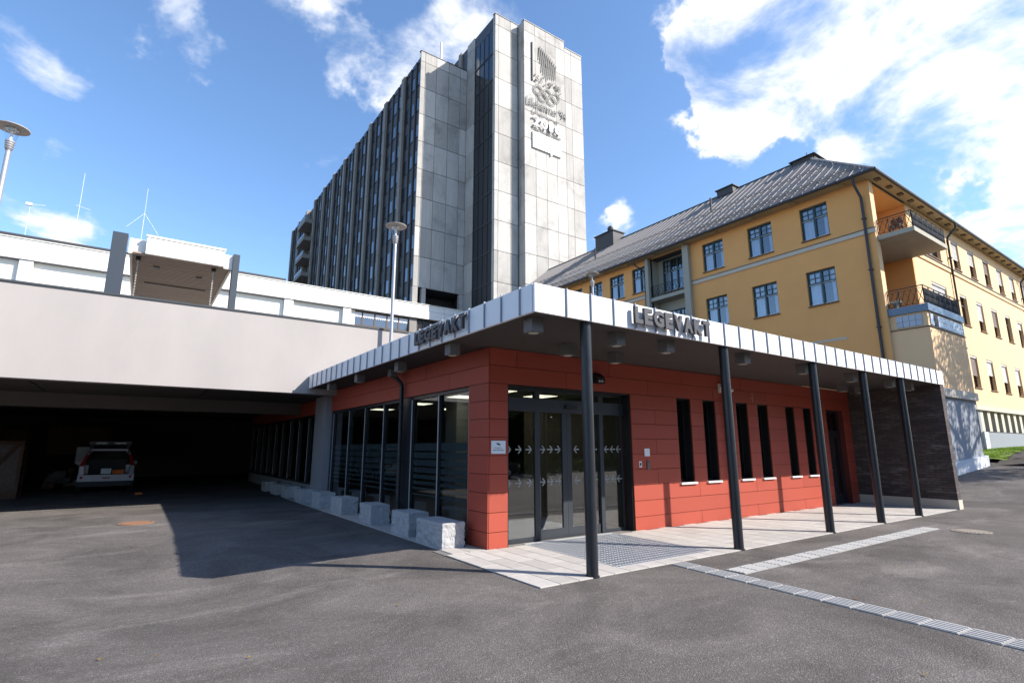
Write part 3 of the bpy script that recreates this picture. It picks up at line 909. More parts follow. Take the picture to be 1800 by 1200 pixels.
# interior seen through the glass
inn = MB(); inn.box(RX + .3, 18.9, 8.6, 31, -.02, .006); inn.build('interior_floor', 'interior_floor', red)
inn = MB(); inn.box(RX + .16, 18.9, 8.42, 31, 2.95, 3.05); inn.build('interior_ceiling', 'interior_ceiling', red)
inn = MB(); inn.box(18.8, 18.9, 8.5, 31, 0, 2.95); inn.box(RX + .3, 18.8, 30.8, 31, 0, 2.95); inn.box(9.2, 9.35, 8.4, 12.6, 0, 2.95); inn.box(9.35, 18.8, 12.4, 12.6, 0, 2.95); inn.box(10.5, 10.65, 15.5, 30.8, 0, 2.95); inn.build('interior_wall', 'interior_wall', red)
inn = MB(); inn.box(6.7, 7.3, 12.1, 12.7, 0, 2.95); inn.build('interior_column', 'interior_white', red)
inn = MB(); inn.box(7.9, 9.1, 13.4, 14.1, 0, 1.1); inn.box(7.85, 9.15, 13.35, 14.15, 1.1, 1.14); inn.build('reception_desk', 'wood_panel', red)
for x, y in ((6.6, 10.0), (8.1, 10.4), (6.6, 11.6), (6.6, 14.2), (8.4, 15.6), (6.6, 17.0), (8.4, 12.2)):
    MB().box(x - .3, x + .3, y - .3, y + .3, 2.94, 2.952).build('light_panel', 'ceiling_light', red)

# fittings on the red front
t = thing('camera_notice', (5.30, RY - .01, 1.71), 'white camera notice on the red corner left of the glass door', 'notice')
MB().box(5.14, 5.44, RY - .010, RY - .002, 1.60, 1.825).build('board', 'sign_blue_white', t)
mb = MB(); mb.prism([(5.25, RY - .0115, 1.79), (5.31, RY - .0115, 1.775), (5.335, RY - .0115, 1.752), (5.30, RY - .0115, 1.745), (5.245, RY - .0115, 1.77)], (0, .001, 0)); mb.build('camera_symbol', 'black', t)
text_obj('lettering', 'Området er', (5.205, RY - .0112, 1.69), .022, .16, .0006, 'black', t)
text_obj('lettering', 'kameraovervåket', (5.175, RY - .0112, 1.652), .026, .23, .0006, 'black', t)
MB().box(9.09, 9.25, RY - .012, RY - .002, 1.52, 1.685).build('control_plate', 'paper_white', None)
o = bpy.data.objects['control_plate']; tag(o, 'blank grey square plate right of the glass door, above the intercom', 'plate')
t = thing('small_notice', (8.95, RY, 1.35), 'small white notice card left of the intercom by the door', 'notice')
MB().box(8.905, 8.985, RY - .008, RY - .002, 1.29, 1.415).build('card', 'paper_white', t)
MB().box(8.92, 8.97, RY - .0095, RY - .0082, 1.32, 1.39).build('print', 'letter_grey', t)
t = thing('intercom', (9.18, RY, 1.33), 'slim grey steel intercom beside the small notice', 'intercom')
MB().box(9.145, 9.215, RY - .03, RY - .002, 1.24, 1.43).build('housing', 'lamp_box', t)
mb = MB(); mb.prism([(9.18 + .014 * math.cos(a), RY - .032, 1.395 + .018 * math.sin(a)) for a in [k * math.pi / 5 for k in range(10)]], (0, .0015, 0)); mb.build('lens', 'black', t)
t = thing('security_camera', (12.05, RY, 3.17), 'white security camera on a wall arm left of the second column', 'security camera')
MB().box(11.93, 11.99, RY - .05, RY - .002, 3.06, 3.28).build('mount', 'camera_white', t)
MB().tube([(11.96, RY - .05, 3.17), (12.06, RY - .16, 3.24), (12.14, RY - .18, 3.24)], .022, 8).build('arm', 'camera_white', t)
MB().tube([(12.05, RY - .18, 3.12), (12.19, RY - .24, 3.12)], .045, 12).build('body', 'camera_white', t)
t = thing('wall_speaker', (7.75, RY, 3.08), 'black wedge box with slots on the red wall above the glass door', 'wall box')
mb = MB(); mb.prism([(7.60, RY - .001, 3.0), (7.60, RY - .16, 3.0), (7.60, RY - .16, 3.12), (7.60, RY - .04, 3.22), (7.60, RY - .001, 3.22)], (.22, 0, 0)); mb.build('housing', 'black', t)
for k in range(3): MB().box(7.645 + k * .05, 7.665 + k * .05, RY - .163, RY - .1605, 3.02, 3.06).build('slot', 'paper_white', t)
t = thing('wall_hook', (13.28, RY, 3.03), 'thin wire hook on the red wall above the slit windows', 'hook')
MB().tube([(13.30, RY - .001, 2.98), (13.30, RY - .09, 2.98), (13.30, RY - .09, 3.12), (13.30, RY - .09, 2.90)], .005, 5).build('wire', 'galvanised', t)

# ================================================================== BRICK WALL
bw = thing('brick_wall', (19.05, 5.5, 0), 'dark brick end wall with lime bloom closing the right end of the canopy', 'wall')
MB().box(19.02, 19.29, 5.52, 14.0, .26, 3.503).build('brickwork', 'dark_brick', bw)
MB().box(19.0, 19.31, 5.505, 14.0, -.1, .26).build('plinth', 'trim_stone', bw)

# ================================================================== GRANITE BLOCKS
def rough_block(w, l, h, seed):
    rg = random.Random(seed)
    bm = bmesh.new()
    bmesh.ops.create_cube(bm, size=1)
    bmesh.ops.subdivide_edges(bm, edges=bm.edges[:], cuts=15, use_grid_fill=True)
    from mathutils import noise
    for v in bm.verts:
        c = v.co.copy()
        p = Vector((c.x * w, c.y * l, c.z * h))
        d = noise.noise(p * 5 + Vector((seed * 7, 0, 0))) * .013 + noise.noise(p * 15 + Vector((0, seed * 5, 0))) * .011
        k = 1.0 if abs(c.z) < .49 else .25
        if abs(abs(c.x) - .5) < .01: p.x += math.copysign(d * 2.2 * k, c.x)
        if abs(abs(c.y) - .5) < .01: p.y += math.copysign(d * 1.6 * k, c.y)
        if abs(c.z - .5) < .01: p.z += d * .5
        p.z += h / 2
        v.co = p
    me = bpy.data.meshes.new('granite_block'); bm.to_mesh(me); bm.free()
    me.materials.append(M['granite'])
    return me
spec = [(8.47, 1.02, .42), (9.98, .78, .44), (11.95, .86, .42), (14.15, .80, .42), (16.05, .92, .42), (18.05, .80, .40), (20.0, .86, .40), (21.7, .8, .38), (23.6, .8, .38)]
lab = ['granite block next to the red corner, sunlit on its near face', 'second granite block from the red corner', 'third granite block from the red corner', 'fourth granite block from the red corner', 'fifth granite block from the red corner',
       'sixth granite block from the red corner, near the grey pillar', 'third granite block from the far end of the row', 'second granite block from the far end of the row', 'farthest granite block, deepest in the shade of the underpass']
for i, (y, l, h) in enumerate(spec):
    w = .42 if i else .42
    o = bpy.data.objects.new('granite_block', rough_block(w, l, h, i + 1))
    link(o, None, (4.46 + w / 2 + (0.0, .04, .06, .05, .05, .02, .02, 0, 0)[i], y + l / 2, .012 if y < 19 else 0.0))
    o.rotation_euler = (0, 0, R((0, 2, -3, 2, -2, 3, -1, 2, 0)[i]))
    tag(o, lab[i], 'stone block', 'granite blocks along the left red front')

# ================================================================== CONCRETE BRIDGE AND UNDERPASS
BY, BZ0, BZ1 = 17.03, 3.34, 5.635
br = thing('concrete_bridge', (-40, BY, 0), 'broad beige rendered parapet of the deck spanning the dark underpass', 'bridge')
MB().box(-40, 24, BY, BY + .35, BZ0, BZ1).build('parapet', 'render_beam', br)
MB().box(-40, 24, BY - .03, BY + .42, BZ1, BZ1 + .055).build('coping', 'coping', br)
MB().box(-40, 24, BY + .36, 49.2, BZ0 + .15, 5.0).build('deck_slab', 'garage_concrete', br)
xj = [-40, -14.0, -8.1, -2.35, 1.55, 5.06]
for a, b in zip(xj[:-1], xj[1:]):
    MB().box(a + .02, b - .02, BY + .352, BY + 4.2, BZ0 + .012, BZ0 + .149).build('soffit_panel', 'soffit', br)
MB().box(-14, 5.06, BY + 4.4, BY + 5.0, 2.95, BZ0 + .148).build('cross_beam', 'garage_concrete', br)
MB().box(4.90, 5.36, 17.46, 18.72, 0, 3.50).build('pillar', 'grey_pillar', br)
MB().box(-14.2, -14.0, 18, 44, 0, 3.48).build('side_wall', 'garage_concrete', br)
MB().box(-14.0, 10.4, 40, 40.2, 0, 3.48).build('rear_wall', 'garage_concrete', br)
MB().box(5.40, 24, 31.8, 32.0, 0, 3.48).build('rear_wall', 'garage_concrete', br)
for k in range(12):
    MB().box(-6.6 + k * .21, -6.6 + k * .21 + .19, 33.0, 33.04, 0, 2.55).build('board', 'wood', br)
for k in range(9):
    MB().box(-3.4 + k * .27, -3.4 + k * .27 + .25, 33.5, 33.54, 1.4, 2.7).build('board', 'wood', br)

# ---- things in the underpass
def make_suv(name, pos, rotz, paint, label, is_open):
    """length along +y (front), rear at y=0, width 1.78, height 1.68"""
    t = bpy.data.objects.new(name, None); COL.objects.link(t)
    t.location = pos; t.rotation_euler = (0, 0, rotz); tag(t, label, 'car')
    WP[t.name] = Vector((0, 0, 0))       # parts are written in local space
    def B(mb, n, m, par=t, smooth=False):
        return mb.build(n, m, par, smooth=smooth, pos=(0, 0, 0))
    W = .88
    # lower body: cross sections along the length
    secs = [(0.05, .84, .34, .98), (.25, .88, .32, 1.02), (1.2, .885, .30, 1.04), (2.6, .885, .30, 1.02), (3.0, .88, .30, .98), (4.0, .86, .32, .90), (4.35, .78, .36, .80), (4.48, .66, .42, .70)]
    if is_open: secs = [(.98, .885, .30, 1.04)] + secs[2:]
    mb = MB(); ring = []
    for y, w, z0, z1 in secs:
        ring.append([(-w * .94, y, z0), (-w, y, z0 + .2), (-w, y, z0 + .45), (-w * .95, y, z1), (w * .95, y, z1), (w, y, z0 + .45), (w, y, z0 + .2), (w * .94, y, z0)])
    vs = [p for r_ in ring for p in r_]; fs = []
    for i in range(len(ring) - 1):
        for k in range(8): fs.append((i * 8 + k, i * 8 + (k + 1) % 8, (i + 1) * 8 + (k + 1) % 8, (i + 1) * 8 + k))
    fs += [tuple(range(8)), tuple(range((len(ring) - 1) * 8, len(ring) * 8))[::-1]]
    mb.add(vs, fs); B(mb, 'body', paint, smooth=True)
    # cabin
    cs = [(.18, .79, 1.0, 1.50), (.42, .78, 1.02, 1.62), (1.2, .78, 1.03, 1.68), (2.2, .77, 1.02, 1.66), (2.75, .76, 1.0, 1.45), (3.2, .74, .97, 1.0)]
    if is_open: cs = [(1.0, .78, 1.03, 1.665)] + cs[2:]
    mb = MB(); ring = []
    for y, w, z0, z1 in cs:
        ring.append([(-w * 1.07, y, z0), (-w * .80, y, z1 - .04), (-w * .66, y, z1), (w * .66, y, z1), (w * .80, y, z1 - .04), (w * 1.07, y, z0)])
    vs = [p for r_ in ring for p in r_]; fs = []
    for i in range(len(ring) - 1):
        for k in range(6): fs.append((i * 6 + k, i * 6 + (k + 1) % 6, (i + 1) * 6 + (k + 1) % 6, (i + 1) * 6 + k))
    fs += [tuple(range(6)), tuple(range((len(ring) - 1) * 6, len(ring) * 6))[::-1]]
    mb.add(vs, fs); B(mb, 'cabin', 'car_window', smooth=True)
    mb = MB(); mb.box(-.54, .54, .5, 2.3, 1.665, 1.695); B(mb, 'roof', paint)
    for s in (-1, 1):
        mb = MB(); mb.tube([(s * .62, .5, 1.70), (s * .62, .6, 1.75), (s * .62, 2.1, 1.75), (s * .62, 2.2, 1.70)], .02, 6); B(mb, 'roof_rail', 'galvanised')
        for y in (.85, 3.55):
            mb = MB(); mb.tube([(s * .72, y, .33), (s * .90, y, .33)], .33, 20); wh = B(mb, 'wheel', 'tyre', smooth=True)
            mb = MB(); mb.tube([(s * .88, y, .33), (s * .91, y, .33)], .2, 16); B(mb, 'rim', 'galvanised', wh)
        mb = MB(); mb.box(s * .86, s * 1.02, 2.35, 2.47, 1.02, 1.16); B(mb, 'mirror', paint)
        mb = MB(); mb.box(s * .52, s * .78, 4.36, 4.44, .62, .76); B(mb, 'headlight', 'lamp_lens')
    # rear: bumper, lamps, opening or tailgate
    mb = MB(); mb.prism([(-.84, .04, .44), (-.88, .14, .40), (-.88, .16, .68), (-.84, .03, .70), (.84, .03, .70), (.88, .16, .68), (.88, .14, .40), (.84, .04, .44)][:0] or [(-.88, 0, .45), (.88, 0, .45), (.88, 0, .69), (-.88, 0, .69)], (0, .22, 0)); bu = B(mb, 'bumper', paint)
    mb = MB(); mb.box(-.84, .84, .02, .3, .26, .45); B(mb, 'lower_bumper', 'car_plastic')
    for s in (-1, 1):
        mb = MB(); mb.tube([(s * .76, -.012, .60), (s * .76, .02, .60)], .05, 12); B(mb, 'fog_lamp', 'tail_red')
        mb = MB(); mb.prism([(s * .70, .03, .70), (s * .86, .05, .70), (s * .86, .05, 1.02), (s * .72, .03, 1.02)], (0, .95, 0)); B(mb, 'rear_pillar', paint)
        mb = MB(); mb.prism([(s * .74, .04, 1.03), (s * .87, .06, 1.03), (s * .72, .26, 1.45), (s * .62, .24, 1.45)], (0, .12, 0)); B(mb, 'tail_light', 'tail_red')
        mb = MB(); mb.prism([(s * .62, .24, 1.45), (s * .72, .26, 1.45), (s * .64, .34, 1.62), (s * .52, .34, 1.62)], (0, .8, 0)); B(mb, 'upper_pillar', paint)
    mb = MB(); mb.box(-.12, .12, -.006, .01, .55, .60); B(mb, 'reflector', 'tail_red')
    mb = MB(); mb.box(-.60, .60, .30, 1.0, 1.60, 1.66); B(mb, 'roof_edge', paint)
    if is_open:
        mb = MB(); mb.box(-.72, .72, .20, .98, .62, .70); B(mb, 'cargo_floor', 'car_plastic')
        mb = MB(); mb.box(-.60, .60, .93, .975, .70, 1.25); B(mb, 'seat_back', 'car_plastic')
        # raised tailgate
        mb = MB(); mb.prism([(-.58, .36, 1.66), (.58, .36, 1.66), (.66, -.55, 1.90), (-.66, -.55, 1.90)], (0, .05, .05)); tg = B(mb, 'tailgate', paint)
        mb = MB(); mb.prism([(-.50, .22, 1.685), (.50, .22, 1.685), (.55, -.22, 1.80), (-.55, -.22, 1.80)], (0, -.012, -.012)); B(mb, 'rear_window', 'car_window', tg)
        for s in (-1, 1):
            mb = MB(); mb.tube([(s * .60, .32, 1.36), (s * .60, -.12, 1.76)], .012, 6); B(mb, 'gas_strut', 'car_plastic', tg)
            mb = MB(); mb.box(s * .12, s * .46, -.57, -.54, 1.86, 1.91); B(mb, 'trim', 'white_metal', tg)
    else:
        mb = MB(); mb.box(-.70, .70, .02, .10, .70, 1.04); tg = B(mb, 'tailgate', paint)
        mb = MB(); mb.prism([(-.66, .07, 1.04), (.66, .07, 1.04), (.54, .30, 1.58), (-.54, .30, 1.58)], (0, .04, 0)); B(mb, 'rear_window', 'car_window', tg)
    return t
suv = make_suv('parked_car', (-.78, 26.4, 0), R(2), 'car_silver', 'silver estate car with raised tailgate in the dark underpass', True)
def put(name, mb, m, label, cat, pos):
    o = mb.build(name, m, None, pos=pos); return tag(o, label, cat)
put('orange_bag', MB().box(-.62, -.25, 26.75, 27.1, .702, .86), 'orange', 'orange bag lying in the open boot of the car', 'bag', (-.45, 26.9, .7))
put('paper_sheet', MB().prism([(-.98, 26.60, .72), (-.66, 26.60, .72), (-.66, 26.66, .92), (-.98, 26.66, .92)], (0, .02, 0)), 'paper_white', 'white sheet standing in the open boot of the car', 'paper', (-.8, 26.6, .7))
put('orange_cloth', MB().box(.20, .42, 25.0, 25.16, 0, .06), 'orange', 'small orange cloth on the ground behind the car', 'cloth', (.3, 25.1, 0))
# wrapped crate
t = thing('crate', (-3.6, 25.2, 0), 'film wrapped wooden crate at the left edge of the underpass', 'crate')
x0, x1, y0, y1 = -4.5, -3.15, 25.2, 26.2
for a in (x0, x1 - .1):
    for b in (y0, y1 - .1): piece('post', a, a + .1, b, b + .1, .15, 1.95, 'wood', t)
piece('rail', x0, x1, y0 - .03, y0 - .002, 1.83, 1.95, 'wood', t); piece('rail', x0, x1, y0 - .03, y0 - .002, .15, .27, 'wood', t)
MB().prism([(x0 + .1, y0 - .034, .27), (x0 + .25, y0 - .034, .27), (x1 - .1, y0 - .034, 1.83), (x1 - .25, y0 - .034, 1.83)], (0, .03, 0)).build('brace', 'wood', t)
MB().box(x0 + .03, x1 - .03, y0 + .005, y1 - .02, .16, 1.90).build('wrapped_load', 'wrap_film', t)
for k in range(3): piece('runner', x0, x1, y0 + k * .42, y0 + k * .42 + .1, 0, .15, 'wood', t)
put('leaning_board', MB().prism([(-2.05, 30.0, 1.05), (-1.5, 30.0, 1.05), (-1.5, 30.1, 1.75), (-2.05, 30.1, 1.75)], (0, .03, 0)), 'paper_white', 'pale grey board on the rubbish heap left of the car', 'board', (-1.8, 30, 1))
t = thing('rubbish_heap', (-2.1, 30.2, 0), 'heap of rubble and pale scraps behind the left side of the car', 'heap')
rg = random.Random(9)
for k in range(26):
    x, y = -2.1 + rg.uniform(-.75, .75), 30.4 + rg.uniform(-.3, .4)
    s = rg.uniform(.12, .3)
    z = rg.uniform(0, .85) * (1 - abs(x + 2.1) / 1.1)
    MB().prism([(x - s, y, z), (x + s * .8, y + .05, z + .03), (x + s, y, z + s), (x - s * .5, y + .03, z + s * 1.1)], (.02, s, .04)).build('scrap', rg.choice(('wood', 'garage_concrete', 'garage_concrete')), t)

# ================================================================== WHITE PAVILION BUILDING BEHIND
wb = thing('white_building', (-45, 49, 5), 'long low white building with deep white roof fascia behind the bridge', 'building')
MB().box(-60, 16.0, 49.45, 62, 4.5, 14.75).build('wall', 'white_wall', wb)
MB().box(16.0, 28.2, 50.2, 62, 4.5, 13.30).build('wall', 'white_wall', wb)
xs = [-60 + 2.93 * k for k in range(31)]
off = 7.85 - min(xs, key=lambda q: abs(q - 7.85))
xs = [x + off for x in xs if x + off < 28.1] + [28.15]
for a, b in zip(xs[:-1], xs[1:]):
    piece('fascia_panel', a + .012, b - .012, 49.0, 49.12, 14.80, 15.62, 'white_metal', wb)
    piece('fascia_panel', a + .012, b - .012, 49.05, 49.17, 15.66, 16.28, 'white_metal', wb)
MB().box(-60, 28.15, 49.18, 50.2, 14.76, 16.26).build('fascia_core', 'plinth_grey', wb)
MB().box(-60, 28.16, 48.97, 49.25, 16.285, 16.34).build('coping', 'white_wall', wb)
MB().box(-60, 22.0, 50.2, 62, 16.0, 16.2).build('roof', 'dark_roof', wb)
MB().box(-60, 10.0, 53, 53.2, 16.2, 17.45).build('roof_upstand', 'white_metal', wb)
MB().box(-60, 10.2, 52.8, 62, 17.455, 17.72).build('upper_roof_edge', 'dark_roof', wb)
for x in (-19.6, -8.15, 9.5, 14.75):
    piece('pilaster', x, x + .45, 49.10, 49.44, 5, 14.755, 'pale_pilaster', wb)
    piece('pilaster_face', x + .46, x + .75, 49.10, 49.44, 5, 14.755, 'white_wall', wb)
# window band with curtains
wxs = [15.75, 16.75, 18.0, 19.25, 20.5, 21.55]
for a, b in zip(wxs[:-1], wxs[1:]):
    w = MB(); w.box(a, a + .07, 49.5, 49.6, 13.32, 14.75); w.box(b - .07, b, 49.5, 49.6, 13.32, 14.75); w.box(a + .07, b - .07, 49.5, 49.6, 14.6, 14.75); w.box(a + .07, b - .07, 49.5, 49.6, 13.32, 13.4)
    wo = w.build('window', 'window_brown', wb)
    MB().box(a + .07, b - .07, 49.54, 49.55, 13.4, 14.6).build('pane', 'tower_pane', wo)
    n = 5; w = MB(); d = (b - a - .14) / n
    for k in range(n):
        x = a + .07 + k * d
        w.add([(x, 49.50, 14.6), (x + d, 49.50, 14.6), (x + d, 49.50, 14.22 + .05 * (k % 2)), (x + d * .5, 49.51, 14.10), (x, 49.50, 14.25)], [(0, 1, 2, 3, 4)])
    w.build('curtain', 'curtain', wo)
piece('wall_pier', 21.6, 22.4, 49.3, 50.2, 5, 14.755, 'pilaster_concrete', wb)
MB().box(22.4, 28.2, 49.55, 49.65, 13.3, 14.75).build('dark_window_band', 'tower_pane_dark', wb)
for k in range(8): piece('window_bar', 22.5 + k * .7, 22.56 + k * .7, 49.48, 49.548, 13.3, 14.75, 'window_brown', wb)

# roof antennas
def antenna(pos, top, cross, label, kind):
    t = thing('antenna_mast', pos, label, 'antenna')
    x, y, z = pos
    MB().tube([pos, (x, y, top)], [.024, .014], 6).build('mast', 'antenna', t)
    mb = MB()
    if kind == 0:
        mb.tube([(x - .25, y, top), (x + .9, y, top + .12)], .025, 5); mb.box(x - .28, x + .1, y - .1, y + .1, top - .1, top + .12)
    elif kind == 1:
        for zc in (cross,): mb.tube([(x - .25, y, zc + .1), (x + .75, y, zc - .1)], .022, 5)
    else:
        mb.tube([(x, y, cross), (x - 1.15, y - .2, cross - 1.6)], .015, 5); mb.tube([(x, y, cross), (x + 1.25, y - .2, cross - 1.9)], .015, 5); mb.tube([(x, y, cross), (x, y + 1.1, cross - 1.5)], .015, 5)
    mb.build('cross_arm', 'antenna', t)
antenna((-9.1, 55, 17.7), 21.0, 20, 'short mast with a small sensor head at the far left of the white roof', 0)
antenna((-6.08, 55, 17.7), 24.7, 21.6, 'tall thin mast with one short cross arm on the white roof', 1)
antenna((-1.6, 55, 17.7), 24.6, 22.2, 'mast with drooping tripod arms behind the white porch roof', 2)

# ================================================================== WHITE PORCH ROOF ON THE DECK
po = thing('porch_roof', (-1.2, 30, 5), 'white porch roof with brown slatted underside and two dark posts on the deck', 'porch')
MB().box(-.62, 2.72, 29.88, 30.05, 10.86, 11.70).build('front_fascia', 'white_metal', po)
MB().box(-.66, 2.76, 29.84, 30.06, 11.702, 11.80).build('top_trim', 'white_wall', po)
MB().box(-1.30, -.64, 30.25, 30.4, 10.86, 11.62).build('side_fascia', 'white_metal', po)
MB().box(2.74, 3.12, 30.0, 30.15, 10.80, 11.55).build('side_fascia', 'white_metal', po)
MB().box(-1.22, 3.10, 30.42, 46, 10.98, 11.5).build('roof_slab', 'white_wall', po)
MB().box(-1.24, -1.14, 30.42, 46, 10.80, 10.97).build('edge_trim', 'white_wall', po)
MB().box(3.02, 3.12, 30.42, 46, 10.80, 10.97).build('edge_trim', 'white_wall', po)
y = 30.06
while y < 45.5:
    piece('slat', -1.12, 3.0, y, y + .20, 10.86, 10.93, 'brown_slat', po); y += .27
MB().box(-.6, 2.4, 35.3, 35.42, 10.82, 10.879).build('light_slot', 'black', po)
for x, y in ((-.25, 31.8), (1.7, 32.6)):
    MB().box(x, x + .28, y, y + .28, 10.80, 10.879).build('ceiling_lamp', 'lamp_box', po)
MB().box(-1.95, -1.36, 29.7, 30.2, 5, 11.62).build('post', 'blue_grey_post', po)
MB().box(3.125, 3.42, 29.8, 30.3, 5, 11.60).build('post', 'blue_grey_post', po)
for x, y0 in ((-.88, 30.7), (2.35, 30.6)):
    t = thing('rain_chain', (x, y0, 5), 'thin rain chain hanging from the ' + ('left' if x < 0 else 'right') + ' front of the white porch roof', 'chain', 'rain chains on the porch')
    MB().box(x - .1, x + .1, y0 - .1, y0 + .1, 10.70, 10.87).build('outlet', 'black', t)
    mb = MB(); z = 10.7
    while z > 7.0: mb.box(x - .03, x + .03, y0 - .015, y0 + .015, z - .12, z - .02); z -= .14
    mb.build('links', 'chain', t, kind='stuff')

# ================================================================== STREET LAMPS
def street_lamp(pos, head_z, k, label):
    x, y, z0 = pos
    t = thing('street_lamp', pos, label, 'street lamp', 'lamps with flat disc heads')
    MB().tube([(x, y, z0), (x, y, z0 + 1.0), (x, y, head_z - .62 * k)], [.07 * k, .06 * k, .055 * k], 12).build('pole', 'pole_grey', t, smooth=True)
    mb = MB(); mb.lathe([(.06 * k, head_z - .64 * k), (.075 * k, head_z - .62 * k), (.105 * k, head_z - .36 * k), (.09 * k, head_z - .36 * k), (0.0, head_z - .40 * k)], (x, y, 0), 20)
    for q in range(4): mb.lathe([(.082 * k + .006 * q * k, head_z - (.60 - .06 * q) * k), (.092 * k + .006 * q * k, head_z - (.585 - .06 * q) * k), (.084 * k + .006 * q * k, head_z - (.57 - .06 * q) * k)], (x, y, 0), 20)
    mb.build('collar', 'pole_grey', t, smooth=True)
    MB().lathe([(.10 * k, head_z - .36 * k), (.17 * k, head_z - .02 * k)], (x, y, 0), 20).build('glass_cone', 'lamp_glass', t, smooth=True)
    MB().lathe([(0.0, head_z - .015 * k), (.36 * k, head_z), (.365 * k, head_z + .015 * k), (.20 * k, head_z + .06 * k), (0.0, head_z + .08 * k)], (x, y, 0), 28).build('disc_head', 'lamp_disc', t, smooth=True)
    MB().lathe([(0.0, head_z - .09 * k), (.10 * k, head_z - .08 * k), (.13 * k, head_z - .03 * k)], (x, y, 0), 16).build('reflector', 'galvanised', t, smooth=True)
    MB().tube([(x, y, head_z - .36 * k), (x, y, head_z - .08 * k)], .03 * k, 8).build('bulb', 'paper_white', t)
street_lamp((6.68, 16.72, 3.88), 9.33, 1.0, 'street lamp rising above the left canopy edge in front of the tower')
street_lamp((18.35, 19.1, 3.5), 10.45, 1.0, 'street lamp head peeping over the canopy before the yellow house')
street_lamp((-3.62, 18.1, 5.0), 10.05, 1.0, 'street lamp cut by the left edge of the picture')

# ================================================================== CONCRETE TOWER
tw = thing('hospital_tower', (22.1, 50, 0), 'tall grey concrete slab tower with blank front panels and ribbed window side', 'tower')
ZJ = [18.40, 21.80, 25.18, 28.56, 31.94, 35.31, 38.68, 42.06, 45.43]
MB().box(22.95, 40, 50.2, 114, 18.42, 46.3).build('core', 'spandrel', tw)
MB().box(22.5, 40, 53.0, 114, 10, 18.41).build('lower_core', 'room_dark', tw)
def slabs(xs_, y, rows, t_=.16):
    for a, b in zip(xs_[:-1], xs_[1:]):
        for z0, z1 in rows:
            piece('wall_panel', a + .024, b - .024, y, y + t_, z0 + .03, z1 - .03, 'tower_concrete', tw)
rowsA = [(a, b) for a, b in zip(ZJ[:-1], ZJ[1:])] + [(ZJ[-1], 46.72)]
slabs([22.1, 22.68, 24.12, 25.74, 27.28, 28.2], 50.0, rowsA)
MB().box(22.12, 28.2, 50.165, 50.198, 18.42, 46.7).build('joint_backing', 'dark_roof', tw)
MB().box(22.05, 28.2, 49.95, 50.4, 46.725, 46.80).build('coping', 'coping', tw)
for a, b in ((22.1, 22.68), (23.15, 23.62), (27.72, 28.18)):
    piece('support_pier', a, b, 50.0, 50.5, 13, 18.40, 'tower_concrete', tw)
# stair block
SY, SY2 = 43.75, 42.6
zs = ZJ + [48.82]
rowsB = [(11.6, 15.0), (15.0, 18.40)] + list(zip(zs[:-1], zs[1:])) + [(48.82, 50.20)]
slabs([28.2, 28.70, 30.30, 31.30], SY, rowsB)
slabs([31.38, 32.94, 34.50, 36.02, 37.42], SY2, rowsB[:-1] + [(48.82, 50.15)])
slabs([37.42, 38.44, 40.2], SY2, rowsB[:-1] + [(48.82, 49.35)])
for z0, z1 in rowsB:
    piece('wall_panel', 31.38, 31.54, SY2 + .165, SY2 + .62, z0 + .018, z1 - .018, 'tower_concrete', tw)
    piece('wall_panel', 31.44, 31.60, SY2 + .64, SY + .15, z0 + .018, z1 - .018, 'tower_concrete', tw)
    piece('wall_panel', 28.2, 28.36, 48.22, 49.98, z0 + .018, z1 - .018, 'tower_concrete', tw)
    piece('wall_panel', 28.2, 28.36, SY + .165, SY + .42, z0 + .018, z1 - .018, 'tower_concrete', tw)
MB().box(28.4, 40.18, SY + .17, 60, 10, 50.05).build('core', 'dark_roof', tw)
MB().box(31.62, 40.18, SY2 + .17, SY + .165, 10, 49.2).build('core', 'dark_roof', tw)
MB().box(28.15, 31.4, SY - .05, SY + .4, 50.205, 50.28).build('coping', 'coping', tw)
MB().box(31.36, 37.44, SY2 - .05, SY2 + .4, 50.155, 50.24).build('coping', 'coping', tw)
MB().box(37.46, 40.25, SY2 - .05, SY2 + .4, 49.355, 49.44).build('coping', 'coping', tw)
MB().box(28.25, 28.38, 48.21, 58, 46.9, 50.0).build('rear_side', 'spandrel', tw)
for y in (51.2, 53.4): piece('roof_pilaster', 28.0, 28.24, y, y + .7, 46.3, 50.1, 'pilaster_concrete', tw)
# stair glazing towards the left
zg = [11.6, 15.0] + ZJ + [48.6]
for i, (z0, z1) in enumerate(zip(zg[:-1], zg[1:])):
    glassy = z0 > 41
    wo = MB().box(28.30, 28.34, 44.18, 48.20, z0 + .16, z1 - .02).build('stair_window', 'stair_pane' if glassy else 'louvre_pane', tw)
    mb = MB(); mb.box(28.24, 28.299, 44.18, 48.20, z0 - .02, z0 + .155); mb.build('floor_band', 'dark_roof', wo)
    for k in range(5): piece('mullion', 28.25, 28.299, 44.18 + k * .98, 44.25 + k * .98, z0 + .16, z1 - .03, 'anthracite', wo)
MB().box(28.28, 28.38, 44.18, 48.20, 48.61, 50.1).build('upper_panel', 'spandrel', tw)
# roof mast
MB().tube([(25.6, 52, 46.3), (25.6, 52, 50.9)], .14, 10).build('roof_mast', 'white_metal', tw)

